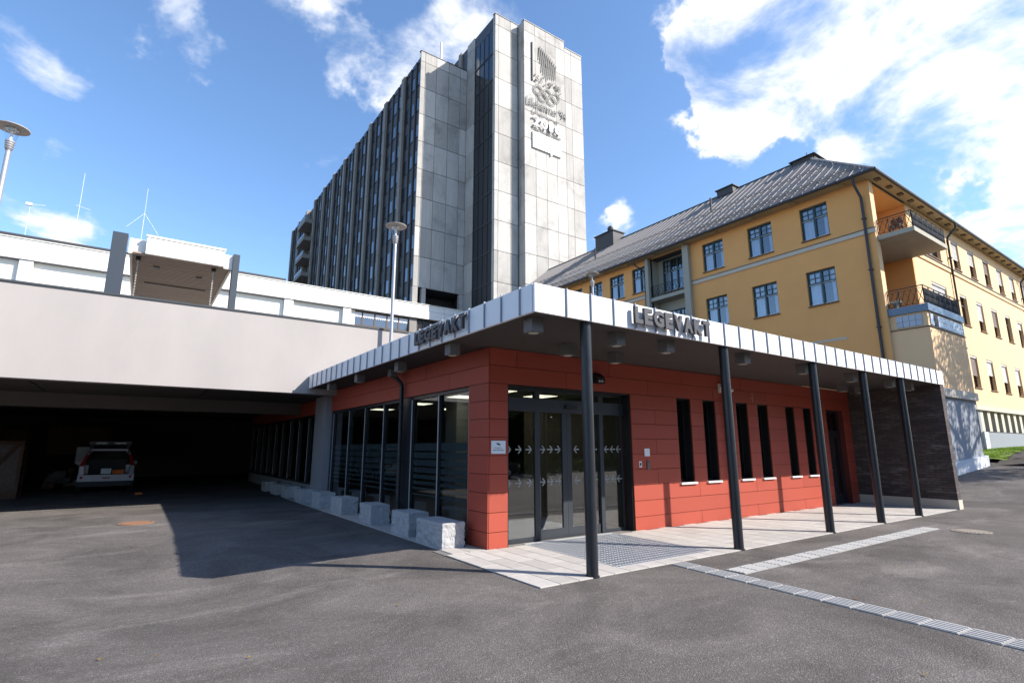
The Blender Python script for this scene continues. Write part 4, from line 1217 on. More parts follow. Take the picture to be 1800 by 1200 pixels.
# long side: pilasters, spandrels, windows
PY = [50.30, 55.25, 61.10, 66.80, 72.55, 78.20, 83.85, 89.50, 95.25, 101.1, 106.9, 112.5]
pil = None
for i, y in enumerate(PY[1:]):
    if pil is None:
        mb = MB()
        zz = [16.3] + ZJ + [46.35]
        for a, b in zip(zz[:-1], zz[1:]): mb.box(22.10, 22.92, y - .36, y + .36, a + .02, b - .02)
        mb.box(22.14, 22.90, y - .33, y + .33, 16.3, 46.33)
        mb.prism([(22.10, y - .36, 46.355), (22.92, y - .36, 46.355), (22.92, y - .36, 46.66), (22.22, y - .36, 46.58)], (0, .72, 0))
        pil = mb.build('pilaster', 'pilaster_concrete', tw, pos=(22.1, y, 0)); py0 = y
    else:
        share('pilaster', pil, tw, (0, y - py0, 0))
src = {}
for bi, (ya, yb) in enumerate(zip(PY[:-1], PY[1:])):
    a, b = ya + .37, yb - .37
    if bi == 0: a = 50.42
    W = (b - a) / 3
    if 8 == bi:        # balcony bay
        MB().box(22.80, 22.94, a, b, 16.4, 46.4).build('bay_wall', 'mullion_brown', tw)
        for z in ZJ[1:] + [ZJ[-1] - 3.38 * 7 - .0][:0]:
            if z > 45: continue
            bal = MB().box(20.75, 22.79, a - .2, b + .2, z - .18, z + .55).build('balcony', 'pilaster_concrete', tw)
            mb = MB(); mb.box(20.78, 20.84, a - .15, b + .15, z + 1.15, z + 1.20)
            for k in range(6): yy = a - .15 + (b - a + .3) * k / 5; mb.box(20.78, 20.84, yy - .03, yy + .03, z + .55, z + 1.15)
            mb.build('railing', 'anthracite', bal)
            MB().box(20.80, 20.82, a - .1, b + .1, z + .62, z + 1.12).build('railing_glass', 'tower_pane', bal)
        continue
    # back panel, brown mullions full height
    MB().box(22.53, 22.945, a, b, 16.4, 46.4).build('bay_panel', 'spandrel', tw)
    for k in range(4):
        yy = a + k * W
        piece('bay_mullion', 22.36, 22.529, yy - .16 if k else yy, yy + .16 if k < 3 else yy, 16.4, 46.5, 'mullion_brown', tw)
    for r_, z in enumerate([ZJ[0] - 3.38] + ZJ):
        z0 = z + 1.15; z1 = min(z0 + 1.75, 46.2)
        if z0 < 16.5 and z1 < 16.8: continue
        for k in range(3):
            y0, y1 = a + k * W + .17, a + (k + 1) * W - .17
            key = (round(y1 - y0, 2), k == 2, z1 < z0 + 1.7)
            if key not in src:
                mb = MB(); mb.box(22.45, 22.529, y0, y0 + .07, z0, z1); mb.box(22.45, 22.529, y1 - .07, y1, z0, z1); mb.box(22.45, 22.529, y0 + .07, y1 - .07, z0, z0 + .07); mb.box(22.45, 22.529, y0 + .07, y1 - .07, z1 - .07, z1)
                f = mb.build('window', 'anthracite', tw, pos=(22.45, y0, z0))
                g = MB().box(22.48, 22.50, y0 + .07, y1 - .07, z0 + .07, z1 - .07).build('pane', 'tower_pane_dark' if k == 2 else 'tower_pane', f, pos=(22.45, y0, z0))
                src[key] = (f, g, (y0, z0))
            else:
                f, g, (ya_, za_) = src[key]
                f2 = share('window', f, tw, (0, y0 - ya_, z0 - za_)); share('pane', g, f2, (0, y0 - ya_, z0 - za_))

# relief emblem and lettering on the tower front
EY = SY2 - .16
em = thing('wall_emblem', (34.4, EY, 34), 'raised emblem with rays, crystals, five rings, Lillehammer 94 and 2016 lettering on the tower', 'emblem')
MB().box(32.42, 32.56, EY, SY2 - .002, 42.7, 47.7).build('pole_bar', 'emblem_dark', em)
for k in range(10):
    x = 33.62 + k * .262; top = 47.60 - .115 * k - .012 * k * k * .5
    bot = top - (1.75, 2.0, 3.0, 3.1, 3.25, 3.35, 2.75, 2.5, 2.3, 2.0)[k]
    dx = (bot - top) * .10
    mb = MB(); n = 7
    for q in range(n):
        za, zb = top + (bot - top) * q / n, top + (bot - top) * (q + 1) / n
        xa, xb = x - dx * -q / n, x - dx * -(q + 1) / n
        w0, w1 = .075 * (1 - .08 * q) + .012 * (q % 2), .075 * (1 - .08 * (q + 1)) + .012 * ((q + 1) % 2)
        mb.prism([(xa - w0, EY, za), (xa + w0, EY, za), (xb + w1, EY, zb), (xb - w1, EY, zb)], (0, .05, 0))
    mb.build('ray', 'emblem_dark', em)
rg = random.Random(4)
for k in range(44):
    u_ = rg.random(); x = 32.6 + 4.0 * u_; z = 43.1 + .35 * math.sin(u_ * 5) * .5 + rg.uniform(-.55, .45) - .1 * u_ + (.25 if u_ > .6 else 0)
    s = rg.uniform(.06, .15); m_ = rg.randint(3, 5); a0 = rg.uniform(0, 6.28)
    MB().prism([(x + s * math.cos(a0 + 6.283 * j / m_) * rg.uniform(.6, 1.1), EY, z + s * math.sin(a0 + 6.283 * j / m_)) for j in range(m_)], (0, .05, 0)).build('crystal', 'emblem_dark', em)
for x, z in ((33.25, 41.75), (34.55, 41.75), (35.85, 41.75), (33.9, 41.15), (35.2, 41.15)):
    mb = MB(); n = 28
    for r0, r1 in ((.46, .50), (.62, .66)):
        for k in range(n):
            a, b = 6.2832 * k / n, 6.2832 * (k + 1) / n
            mb.prism([(x + r0 * math.cos(a), EY, z + r0 * math.sin(a)), (x + r1 * math.cos(a), EY, z + r1 * math.sin(a)), (x + r1 * math.cos(b), EY, z + r1 * math.sin(b)), (x + r0 * math.cos(b), EY, z + r0 * math.sin(b))], (0, .06, 0))
    mb.build('ring', 'letter_grey', em)
text_obj('lettering', "Lillehammer '94", (31.62, EY + .02, 39.35), 1.05, 5.8, .03, 'emblem_grey', em)
text_obj('lettering', 'Lillehammer', (32.38, EY + .05, 38.46), .48, 3.9, .02, 'emblem_grey', em)
for k, ch_ in enumerate('2016'):
    text_obj('digit', ch_, (32.40 + (0, 1.12, 2.32, 3.12)[k], EY - .10, 36.98), 1.26, (.88, .92, .5, .90)[k], .05, 'emblem_white', em, offset=.012)
text_obj('lettering', 'Youth Olympic Games', (32.38, EY + .05, 36.44), .38, 4.1, .02, 'emblem_grey', em)
MB().box(32.42, 34.48, EY - .02, SY2 - .002, 34.32, 36.25).build('white_panel', 'emblem_white', em)
mb = MB(); mb.prism([(34.56, EY - .02, 36.25), (36.5, EY - .02, 36.25), (36.5, EY - .02, 34.32), (35.35, EY - .02, 34.32), (34.95, EY - .02, 33.98), (34.95, EY - .02, 34.32), (34.54, EY - .02, 34.32)], (0, .2, 0)); mb.build('white_panel', 'emblem_white', em)

# ================================================================== YELLOW HOUSE
YX, YY = 28.0, 9.7
yh = thing('yellow_house', (YX, YY, 0), 'three storey yellow house with grey metal hipped roof and corner balconies', 'house')
up = [(11.68, 13.08), (14.66, 16.12), (17.73, 19.18), (23.64, 25.06), (25.86, 27.30), (28.10, 29.52), (30.36, 31.76), (32.6, 34.0), (34.9, 36.3)]
lo = [(11.66, 13.10), (14.68, 16.14), (17.73, 19.18), (23.64, 25.06), (25.86, 27.30), (28.1, 29.5)]
LG = (20.50, 23.36)
holes = [(a, b, 12.42, 14.24) for a, b in up] + [(a, b, 8.86, 10.71) for a, b in lo] + [(LG[0], LG[1], 5.0, 14.55)]
wall('x', YX, YY, 64, 0, 14.62, holes, .16).build('front_wall', 'yellow_front', yh)
def house_window(y0, y1, z0, z1, x, ncol=2, curt=True):
    mb = MB(); f = .07
    B = lambda a, b, c, d, e=0: mb.box(x + e, x + .09, a, b, c, d)
    B(y0, y0 + f, z0, z1); B(y1 - f, y1, z0, z1); B(y0 + f, y1 - f, z0, z0 + f); B(y0 + f, y1 - f, z1 - f, z1)
    cw = (y1 - y0 - 2 * f) / ncol; zt = z0 + (z1 - z0) * .64
    for k in range(1, ncol): B(y0 + f + cw * k - .05, y0 + f + cw * k + .05, z0 + f, z1 - f, -.01)
    for k in range(ncol):
        a = y0 + f + cw * k + (.05 if k else 0); b = y0 + f + cw * (k + 1) - (.05 if k < ncol - 1 else 0)
        B(a, b, zt - .045, zt + .045, -.005)
        m_ = (a + b) / 2; B(m_ - .018, m_ + .018, zt + .045, z1 - f, .03)
        B(a, b, (zt + z1 - f) / 2 - .01, (zt + z1 - f) / 2 + .026, .03)
    o = mb.build('window', 'window_green', yh, pos=(x, y0, z0))
    MB().box(x + .05, x + .058, y0 + f, y1 - f, z0 + f, z1 - f).build('pane', 'house_glass', o, pos=(x, y0, z0))
    MB().box(x - .22, x + .0, y0 - .03, y1 + .03, z0 - .055, z0 - .006).build('sill', 'window_sill', o, pos=(x, y0, z0))
    mb = MB(); mb.box(x - .008, x + .002, y0 + f, y1 - f, zt - .05, zt - .03) ; mb.box(x - .008, x + .002, y0 + f, y1 - f, z0 + f, z0 + f + .02); mb.build('drip_rail', 'sill_white', o, pos=(x, y0, z0))
    if curt:
        mb = MB(); n = 6
        for s_, (a, b) in enumerate(((y1 - .55, y1 - .09), (y0 + .09, y0 + .30))):
            d = (b - a) / n
            for k in range(n):
                mb.quad((x + .12 + .04 * (k % 2), a + d * k, z0 + .05), (x + .12 + .04 * ((k + 1) % 2), a + d * (k + 1), z0 + .05), (x + .12 + .04 * ((k + 1) % 2), a + d * (k + 1), z1 - .1), (x + .12 + .04 * (k % 2), a + d * k, z1 - .1))
        mb.build('curtain', 'curtain', o, pos=(x, y0, z0))
    return o
first = {}
for rows, z0, z1 in ((up, 12.42, 14.24), (lo, 8.86, 10.71)):
    for a, b in rows: house_window(a + .004, b - .004, z0 + .004, z1 - .004, YX + .12)
# rooms are dark boxes behind the glass
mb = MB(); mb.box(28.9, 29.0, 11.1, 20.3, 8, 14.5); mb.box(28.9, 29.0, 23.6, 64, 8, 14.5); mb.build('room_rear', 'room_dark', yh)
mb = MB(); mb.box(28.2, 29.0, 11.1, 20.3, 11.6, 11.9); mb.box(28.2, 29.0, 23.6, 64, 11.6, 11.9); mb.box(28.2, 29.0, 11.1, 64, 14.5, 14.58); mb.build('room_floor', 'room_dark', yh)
# belt course
for a, b in ((YY - .06, 20.02), (23.72, 62)):
    MB().box(YX - .07, YX - .002, a, b, 11.84, 12.06).build('belt_course', 'trim_stone', yh)
    MB().box(YX - .10, YX - .002, a, b, 12.061, 12.09).build('belt_cap', 'gutter', yh)
# blocked opening low on the front
MB().box(YX - .025, YX - .002, 11.5, 13.3, 6.9, 7.02).build('lintel', 'trim_stone', yh)
# front loggia
wall('x', 28.8, 20.2, 23.7, 5, 14.55, [(21.12, 22.96, 12.1, 14.45), (21.12, 22.96, 8.6, 10.8)], .1).build('loggia_wall', 'pier_grey', yh)
house_window(21.13, 22.95, 12.12, 14.44, 28.84, 3); house_window(21.13, 22.95, 8.62, 10.78, 28.84, 3)
MB().box(29.3, 29.4, 20.9, 23.2, 8, 14.5).build('room_rear', 'room_dark', yh)
piece('loggia_pier', 27.72, 28.80, 20.06, 20.50, 3, 14.56, 'pier_grey', yh); piece('loggia_pier', 27.72, 28.80, 23.36, 23.64, 3, 14.56, 'pier_grey', yh)
lsl = MB().box(27.86, 28.79, 20.505, 23.355, 11.46, 11.70).build('loggia_slab', 'pier_grey', yh)
def railing(p0, p1, z0, z1, parent, n, rb=.014):
    """wrought iron railing with crossed bars"""
    p0, p1 = Vector(p0), Vector(p1); d = (p1 - p0) / n
    mb = MB()
    P = lambda t_, z: (p0.x + (p1.x - p0.x) * t_, p0.y + (p1.y - p0.y) * t_, z)
    mb.tube([P(0, z1), P(1, z1)], .025, 5); mb.tube([P(0, z0 + .08), P(1, z0 + .08)], .015, 5); mb.tube([P(0, z1 - .12), P(1, z1 - .12)], .012, 5)
    for k in range(n + 1):
        if k % 4 == 0 or k == n: mb.tube([P(k / n, z0), P(k / n, z1)], .022, 5)
    for k in range(n):
        mb.tube([P(k / n, z0 + .08), P((k + 1) / n, z1 - .12)], rb, 4); mb.tube([P((k + 1) / n, z0 + .08), P(k / n, z1 - .12)], rb, 4)
    return mb.build('railing', 'rail_iron', parent)
railing((27.92, 20.55, 0), (27.92, 23.3, 0), 11.70, 12.50, lsl, 10)

# wing facing the sun
WX0 = 32.45
wx = [38.98 + 2.965 * k for k in range(12)]
holes = []
for x in wx:
    for z0, z1 in ((12.20, 14.02), (8.75, 10.62), (5.08, 6.96)): holes.append((x, x + 1.24, z0, z1))
holes += [(34.6, 36.9, 12.20, 14.02), (34.6, 36.9, 8.75, 10.62)]
wall('y', YY, WX0, 92, 4.02, 14.62, holes, .24).build('side_wall', 'cream_side', yh)
MB().box(WX0, 92, YY + .45, YY + .5, 4.1, 14.5).build('room_rear', 'room_dark', yh)
rg = random.Random(12)
for x0, x1, z0, z1 in holes:
    if x0 > 60: continue
    mb = MB(); y = YY + .16; f = .06
    mb.box(x0, x0 + f, y, y + .07, z0, z1); mb.box(x1 - f, x1, y, y + .07, z0, z1); mb.box(x0 + f, x1 - f, y, y + .07, z0, z0 + f); mb.box(x0 + f, x1 - f, y, y + .07, z1 - f, z1)
    if x1 - x0 < 2: mb.box(x0 + f, x1 - f, y, y + .07, z1 - .62, z1 - .56)
    else: mb.box((x0 + x1) / 2 - .04, (x0 + x1) / 2 + .04, y, y + .07, z0 + f, z1 - f)
    o = mb.build('window', 'window_brown', yh, pos=(x0, YY, z0))
    MB().box(x0 + f, x1 - f, y + .03, y + .038, z0 + f, z1 - f).build('pane', 'slit_glass', o, pos=(x0, YY, z0))
    MB().box(x0 - .04, x1 + .04, YY - .06, YY + .15, z0 - .05, z0 - .004).build('sill', 'window_sill', o, pos=(x0, YY, z0))
    MB().box(x0 + .003, x1 - .003, YY + .03, YY + .14, z1 - .12, z1 - .004).build('blind_box', 'blind', o, pos=(x0, YY, z0))
    d = rg.choice((0, .35, .6, .75, .75, 0)) if x1 - x0 < 2 else .7
    if d:
        n = int(d * (z1 - z0) / .09); mb = MB()
        for k in range(n):
            zt = z1 - .12 - k * .07; mb.add([(x0 + .02, YY + .09, zt), (x1 - .02, YY + .09, zt), (x1 - .02, YY + .075, zt - .062), (x0 + .02, YY + .075, zt - .062)], [(0, 1, 2, 3)])
        mb.build('blind', rg.choice(('blind', 'blind', 'blind_dark')) if x1 - x0 < 2 else 'blind', o, pos=(x0, YY, z0))
MB().box(WX0, 92, YY - .06, YY - .002, 11.70, 11.93).build('belt_course', 'cream_side', yh)
MB().box(WX0, 92, YY - .10, YY - .002, 11.931, 11.97).build('belt_cap', 'gutter', yh)
MB().box(32.72, 92, YY - .14, YY + .3, 3.78, 4.015).build('base_cornice', 'trim_stone', yh)
MB().box(WX0, 92, YY + .32, YY + .5, 0, 3.779).build('basement_wall', 'plinth_grey', yh)
for k in range(26):
    x = 38.98 + 1.30 * k
    piece('basement_pier', x, x + .52, YY - .02, YY + .319, 2.6, 3.779, 'trim_stone', yh)
    if k < 25: MB().box(x + .53, x + 1.29, YY + .20, YY + .21, 2.62, 3.77).build('basement_window', 'slit_glass', yh)
MB().box(32.72, 38.97, YY - .02, YY + .319, .3, 3.779).build('basement_front', 'plinth_grey', yh)
MB().box(39.42, 92, YY - .10, YY + .319, .5, 2.58).build('plinth', 'plinth_grey', yh)
MB().box(38.72, 39.40, YY - .14, YY + .318, .5, 2.56).build('plinth_pier', 'plinth_pale', yh)
MB().box(39.41, 92, YY - .13, YY + .31, 2.582, 2.599).build('plinth_cap', 'gutter', yh)

# corner loggia and balconies
piece('corner_pier', YX + .003, 28.45, YY, 10.25, 0, 14.6, 'cream_side', yh)
MB().box(28.2, 32.44, 11.0, 11.1, 3, 14.58).build('recess_rear', 'yellow_front', yh)
MB().box(32.35, 32.448, YY + .003, 11.0, 3, 14.58).build('recess_side', 'yellow_front', yh)
MB().box(28.46, 32.34, YY + .02, 11.0, 14.42, 14.5).build('recess_ceiling', 'yellow_front', yh)
MB().box(29.2, 30.2, 10.93, 10.98, 11.7, 13.8).build('balcony_door', 'window_brown', yh)
MB().box(29.4, 31.4, 10.93, 10.98, 8.0, 10.2).build('balcony_door', 'room_dark', yh)
sl = MB().box(28.18, 32.42, 8.2, 9.695, 11.46, 11.68).build('balcony_slab', 'balcony_slab', yh)
MB().box(28.46, 32.34, 9.696, 10.99, 11.47, 11.66).build('recess_floor', 'balcony_slab', yh)
railing((28.24, 8.26, 0), (28.24, 9.66, 0), 11.68, 12.48, sl, 6); railing((28.24, 8.26, 0), (32.36, 8.26, 0), 11.68, 12.48, sl, 26, .024)
bay = MB().box(28.18, 32.70, 8.2, 9.695, 4.24, 6.95).build('bay', 'cream_side', yh)
MB().box(28.22, 32.68, 8.24, 9.69, .9, 3.87).build('bay_base', 'plinth_grey', bay)
mb = MB(); mb.prism([(28.10, 8.10, .2), (32.80, 8.10, .2), (32.80, 8.10, 1.34), (28.10, 8.10, 1.06)], (0, .135, 0)); mb.box(28.10, 28.215, 8.24, 9.69, .2, 1.06); mb.build('bay_plinth', 'plinth_pale', bay)
MB().box(28.08, 32.80, 8.10, 9.69, 3.872, 4.238).build('bay_trim', 'trim_stone', bay)
MB().box(28.13, 32.75, 8.15, 9.69, 6.952, 6.985).build('bay_ledge', 'gutter', bay)
MB().box(28.22, 32.66, 8.24, 9.69, 6.986, 7.67).build('bay_top', 'cream_side', bay)
MB().box(28.11, 32.74, 8.13, 9.69, 7.672, 8.0).build('flashing', 'flashing_blue', bay)
for k in range(4):
    for q in range(2): piece('glass_block', 28.175, 28.219, 8.44 + k * .25, 8.44 + k * .25 + .235, 7.06 + q * .27, 7.06 + q * .27 + .255, 'glass_block', bay)
for k in range(13):
    for q in range(2): piece('glass_block', 29.35 + k * .25, 29.35 + k * .25 + .235, 8.195, 8.239, 7.06 + q * .27, 7.06 + q * .27 + .255, 'glass_block', bay)
piece('glass_block', 28.45, 28.80, 8.195, 8.239, 7.06, 7.585, 'glass_block', bay)
for k in range(9): piece('louvre_blade', 28.85, 29.28, 8.18, 8.238, 7.05 + k * .06, 7.085 + k * .06, 'louvre_dark', bay)
railing((28.24, 8.26, 0), (28.24, 9.66, 0), 8.0, 8.88, bay, 6); railing((28.24, 8.26, 0), (32.60, 8.26, 0), 8.0, 8.88, bay, 26, .024)
t = thing('balcony_chair', (28.9, 9.0, 11.68), 'brown wooden chair on the upper corner balcony', 'chair')
for x in (28.7, 29.1):
    for y in (8.9, 9.3): piece('leg', x, x + .05, y, y + .05, 11.685, 12.12, 'wood', t)
piece('seat', 28.68, 29.17, 8.88, 9.37, 12.122, 12.17, 'wood', t); piece('backrest', 29.10, 29.15, 8.88, 9.37, 12.172, 12.6, 'wood', t)
t = thing('flower_pot', (28.45, 9.3, 8.0), 'pale bowl planter on the lower corner balcony', 'planter')
MB().lathe([(.08, 8.0), (.07, 8.15), (.24, 8.30), (.25, 8.36), (.18, 8.36), (0.0, 8.30)], (28.42, 9.42, 0), 16).build('bowl', 'pier_grey', t, smooth=True)

# roof
EX, EYv, EZ = 27.22, 9.12, 14.66
AP = Vector((34.5, 15.2, 20.5))
mb = MB(); mb.quad((EX, EYv, EZ), (EX, 64, EZ), (AP.x, 64, AP.z), tuple(AP)); rf = mb.build('roof', 'roof_sheet', yh)
mb = MB(); mb.quad((EX, EYv, EZ), tuple(AP), (92, AP.y, AP.z), (92, EYv, EZ)); mb.build('roof_plane', 'roof_sheet', rf)
mb = MB(); mb.quad((92, 64, EZ - .3), (92, AP.y, AP.z), tuple(AP), (AP.x, 64, AP.z)); mb.build('roof_plane', 'roof_sheet', rf)
sl_v = Vector((AP.x - EX, 0, AP.z - EZ)); nrm = Vector((-sl_v.z, 0, sl_v.x)).normalized()
y = EYv + .55; full = None
while y < 60:
    tmax = 1.0 if y >= AP.y else (y - EYv) / (AP.y - EYv)
    p0 = Vector((EX, y, EZ)); p1 = p0 + sl_v * tmax
    if tmax < 1 or full is None:
        mb = MB(); mb.prism([p0 + Vector((0, -.012, 0)), p0 + Vector((0, .012, 0)), p1 + Vector((0, .012, 0)), p1 + Vector((0, -.012, 0))], nrm * .035)
        o = mb.build('roof_seam', 'roof_seam', rf, pos=(EX, y, EZ))
        if tmax == 1: full = o; fy = y
    else: share('roof_seam', full, rf, (0, y - fy, 0))
    y += .58
for tt, h in ((.07, .20), (.13, .2), (.44, .22)):
    mb = MB(); c = Vector((EX, 0, EZ)) + sl_v * tt
    ys0 = EYv + (AP.y - EYv) * tt + .3
    for q in (.6, 1.0):
        a = c + nrm * h * q; mb.tube([(a.x, ys0, a.z), (a.x, 60, a.z)], .02, 5)
    y = ys0
    while y < 60:
        mb.prism([(c.x - .04, y, c.z - .01), (c.x + .05, y, c.z + .05), (c.x + nrm.x * h * 1.05, y, c.z + nrm.z * h * 1.05)], (0, .015, 0)); y += .87
    mb.build('snow_guard', 'snow_guard', rf)
MB().tube([(EX, EYv, EZ + .03), tuple(AP + Vector((0, 0, .03)))], .06, 6).build('hip_cap', 'roof_seam', rf)
MB().tube([(AP.x, AP.y, AP.z + .03), (AP.x, 62, AP.z + .03)], .06, 6).build('ridge_cap', 'gutter', rf)
MB().box(EX + .06, YX - .003, EYv + .5, 64, 14.60, 14.64).build('eave_soffit', 'eave_board', rf)
MB().box(EX + .06, 92, EYv + .06, YY - .002, 14.595, 14.638).build('eave_soffit', 'eave_board', rf)
MB().tube([(EX - .02, EYv - .02, EZ - .03), (EX - .02, 64, EZ - .03)], .085, 8).build('gutter', 'gutter', rf)
MB().tube([(EX - .02, EYv - .02, EZ - .03), (92, EYv - .02, EZ - .03)], .085, 8).build('gutter', 'gutter', rf)
k = 0
x = 28.2
while x < 70:
    piece('eave_bracket', x, x + .30, EYv + .18, EYv + .40, 14.52, 14.594, 'window_brown', rf); x += 1.36
y = 10.6
while y < 40:
    piece('eave_bracket', EX + .22, EX + .5, y, y + .3, 14.53, 14.599, 'eave_board', rf); y += 2.4
# cupola, chimneys, vents
cu = MB().box(33.9, 35.3, 14.6, 15.9, 19.7, 20.32).build('roof_cupola', 'chimney_metal', rf)
mb = MB(); mb.add([(33.7, 14.4, 20.325), (35.5, 14.4, 20.325), (35.5, 16.1, 20.325), (33.7, 16.1, 20.325), (34.6, 15.25, 20.75)], [(3, 2, 1, 0), (0, 1, 4), (1, 2, 4), (2, 3, 4), (3, 0, 4)]); mb.build('cupola_roof', 'chimney_metal', cu)
MB().tube([(34.6, 15.25, 20.7), (34.6, 15.25, 20.98)], .03, 6).build('finial', 'chimney_metal', cu)
for k in range(6): piece('louvre_blade', 34.0, 35.2, 14.54, 14.598, 19.72 + k * .1, 19.78 + k * .1, 'louvre_dark', cu)
ch = MB().box(33.9, 34.7, 20.3, 21.6, 20.1, 20.62).build('chimney', 'chimney_metal', rf); MB().box(33.8, 34.8, 20.2, 21.7, 20.622, 20.69).build('cap', 'gutter', ch)
ch = MB().box(33.5, 34.9, 32.0, 34.3, 19.2, 21.1).build('chimney', 'chimney_metal', rf); MB().box(33.4, 35.0, 31.9, 34.4, 21.102, 21.2).build('cap', 'gutter', ch)
MB().lathe([(.16, 21.2), (.16, 21.5), (.26, 21.55), (.28, 21.75), (.14, 21.95), (0.0, 22.0)], (34.1, 32.9, 0), 14).build('cowl', 'gutter', ch, smooth=True)
for y in (20.28, 31.8): MB().tube([(31.0, y, 17.3), (31.0, y, 18.75)], .07, 8).build('vent_pipe', 'gutter', rf)
# downpipes
def pipe(pts, r, label):
    t = thing('downpipe', pts[-1], label, 'drainpipe')
    MB().tube(pts, r, 10).build('pipe', 'gutter', t, smooth=True)
    for z in (12.6, 10.0, 7.2): MB().box(pts[-1][0] - .09, pts[-1][0] + .09, pts[-1][1] - .09, pts[-1][1] + .09, z, z + .05).build('clamp', 'gutter', t)
pipe([(27.22, 10.05, 14.6), (27.24, 10.05, 14.25), (27.86, 10.05, 13.75), (27.90, 10.05, 13.5), (27.90, 10.05, .3)], .065, 'dark downpipe at the corner of the yellow house')
pipe([(38.1, 9.1, 14.6), (38.1, 9.12, 14.35), (38.1, 9.56, 13.9), (38.1, 9.60, 13.7), (38.1, 9.60, 1.6)], .06, 'dark downpipe on the sunlit cream wing beside the balconies')
pipe([(53.4, 9.1, 14.6), (53.4, 9.12, 14.35), (53.4, 9.56, 13.9), (53.4, 9.60, 13.7), (53.4, 9.60, 2.6)], .06, 'dark downpipe on the cream wing at the right picture edge')
pipe([(27.22, 24.2, 14.6), (27.24, 24.2, 14.3), (27.86, 23.85, 13.8), (27.90, 23.80, 13.5), (27.90, 23.80, 4.0)], .06, 'dark downpipe beside the recessed balcony on the yellow front')

# ================================================================== TREES BEHIND THE CAMERA (shade and reflections)
def tree(pos, h, rad, seed, label, leaf='leaf_green', n=4200):
    rg = random.Random(seed); x, y, z = pos
    t = thing('tree', pos, label, 'tree', 'trees around the forecourt')
    mb = MB(); mb.tube([(x, y, z - .1), (x + .05, y, z + h * .25), (x - .1, y + .1, z + h * .5), (x, y, z + h * .85)], [rad * .075, rad * .06, rad * .045, .02], 9)
    limbs = []
    for k in range(11):
        a = k * 2.4 + rg.uniform(-.4, .4); hh = h * rg.uniform(.3, .75); ln = rad * rg.uniform(.6, .95)
        e = (x + math.cos(a) * ln, y + math.sin(a) * ln, z + hh + h * rg.uniform(.08, .22)); limbs.append(e)
        mb.tube([(x, y, z + hh), (x + math.cos(a) * ln * .5, y + math.sin(a) * ln * .5, z + hh + h * .06), e], [rad * .03, rad * .02, .012], 6)
    mb.build('trunk', 'bark', t, smooth=True)
    mb = MB()
    cl = [(Vector(e), rad * rg.uniform(.25, .42)) for e in limbs]
    for k in range(26):
        a = rg.uniform(0, 6.28); r_ = rad * math.sqrt(rg.random()) * .8; hz = rg.uniform(.34, .98)
        r_ *= math.sin(min(1, (1 - hz) * 2.2 + .25) * 1.57)
        cl.append((Vector((x + math.cos(a) * r_, y + math.sin(a) * r_, z + h * hz)), rad * rg.uniform(.18, .36)))
    for k in range(n):
        c, r_ = rg.choice(cl)
        d = Vector((rg.gauss(0, 1), rg.gauss(0, 1), rg.gauss(0, .8))).normalized() * r_ * rg.random() ** .4
        p = c + d; s = rg.uniform(.06, .15)
        u_ = Vector((rg.uniform(-1, 1), rg.uniform(-1, 1), rg.uniform(-.5, .5))).normalized(); w_ = u_.cross(Vector((rg.uniform(-1, 1), rg.uniform(-1, 1), rg.uniform(-1, 1)))).normalized()
        mb.add([p - u_ * s, p + w_ * s * .55, p + u_ * s, p - w_ * s * .55], [(0, 1, 2, 3)])
    mb.build('crown', leaf, t)
tree((37.2, .4, gh(37.2, .4)), 15.5, 4.6, 1, 'leafy tree right of the picture shading the bay of the yellow house', n=11000)
tree((47.0, -3.0, gh(47, -3)), 11, 3.6, 2, 'leafy tree far right dappling the foot of the cream wing', n=6000)
tree((9.5, -16.0, 0), 11, 4.2, 3, 'yellowing tree mirrored in the left door leaf', 'leaf_yellow')
tree((16.0, -15.0, 0), 12, 4.6, 4, 'green tree mirrored in the right door leaf')
tree((22.5, -17.0, 0), 10, 4.0, 5, 'tree mirrored in the slit windows', 'leaf_green')
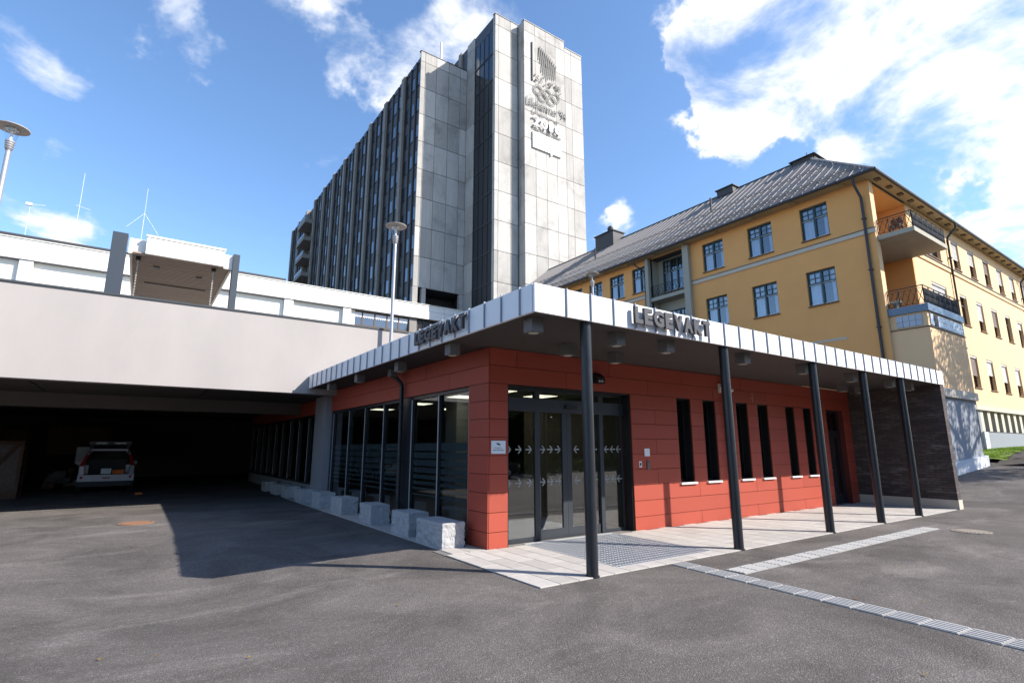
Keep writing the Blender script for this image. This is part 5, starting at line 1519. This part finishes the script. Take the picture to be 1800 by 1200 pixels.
tree((2.0, -19.0, 0), 11, 4.2, 6, 'green tree behind the photographer, left of the row')
# hedge and wood behind the forecourt
def leaf_mass(n, xr, yr, zr, sz, seed):
    rg = random.Random(seed); mb = MB()
    for k in range(n):
        x = rg.uniform(*xr); top = zr[1] * (.75 + .25 * math.sin(x * .7) * math.sin(x * .23 + 1))
        p = Vector((x, rg.uniform(*yr), zr[0] + (top - zr[0]) * rg.random()))
        s_ = rg.uniform(*sz); u_ = Vector((rg.uniform(-1, 1), rg.uniform(-1, 1), rg.uniform(-1, 1))).normalized(); w_ = u_.orthogonal().normalized()
        mb.add([p - u_ * s_, p + w_ * s_ * .6, p + u_ * s_, p - w_ * s_ * .6], [(0, 1, 2, 3)])
    return mb
tag(leaf_mass(7000, (-6, 32), (-13.5, -12.6), (0, 1.3), (.05, .11), 21).build('hedge', 'leaf_green', pos=(12, -13, 0)), 'long low hedge mirrored in the glass doors', 'hedge')
tag(leaf_mass(34000, (-30, 60), (-30, -20), (0, 12), (.28, .6), 22).build('wood', 'leaf_wood', pos=(12, -24, 0)), 'dense dark wood behind the forecourt mirrored in the glass', 'wood', kind='stuff')
make_suv('parked_car', (7.2, -9.6, 0), R(-84), 'car_dark', 'dark car mirrored in the leftmost door pane', False)
make_suv('parked_car', (14.0, -10.2, 0), R(-84), 'car_dark', 'dark car mirrored in the right door pane', False)
# fallen leaves
mb = MB(); rg = random.Random(33)
for k in range(130):
    x, y = rg.uniform(-5, 16), rg.uniform(1.5, 19)
    if x > 4.2 and y > 5.4: continue
    z = gh(x, y) + .012; a = rg.uniform(0, 6.28); s = rg.uniform(.012, .026); c_, d_ = math.cos(a) * s, math.sin(a) * s
    mb.add([(x - c_, y - d_, z), (x + d_ * .6, y - c_ * .6, z + .006), (x + c_, y + d_, z + .003), (x - d_ * .6, y + c_ * .6, z + .008)], [(0, 1, 2, 3)])
tag(mb.build('fallen_leaves', 'leaf_dead'), 'small dry leaves scattered over the asphalt', 'leaves', kind='stuff')
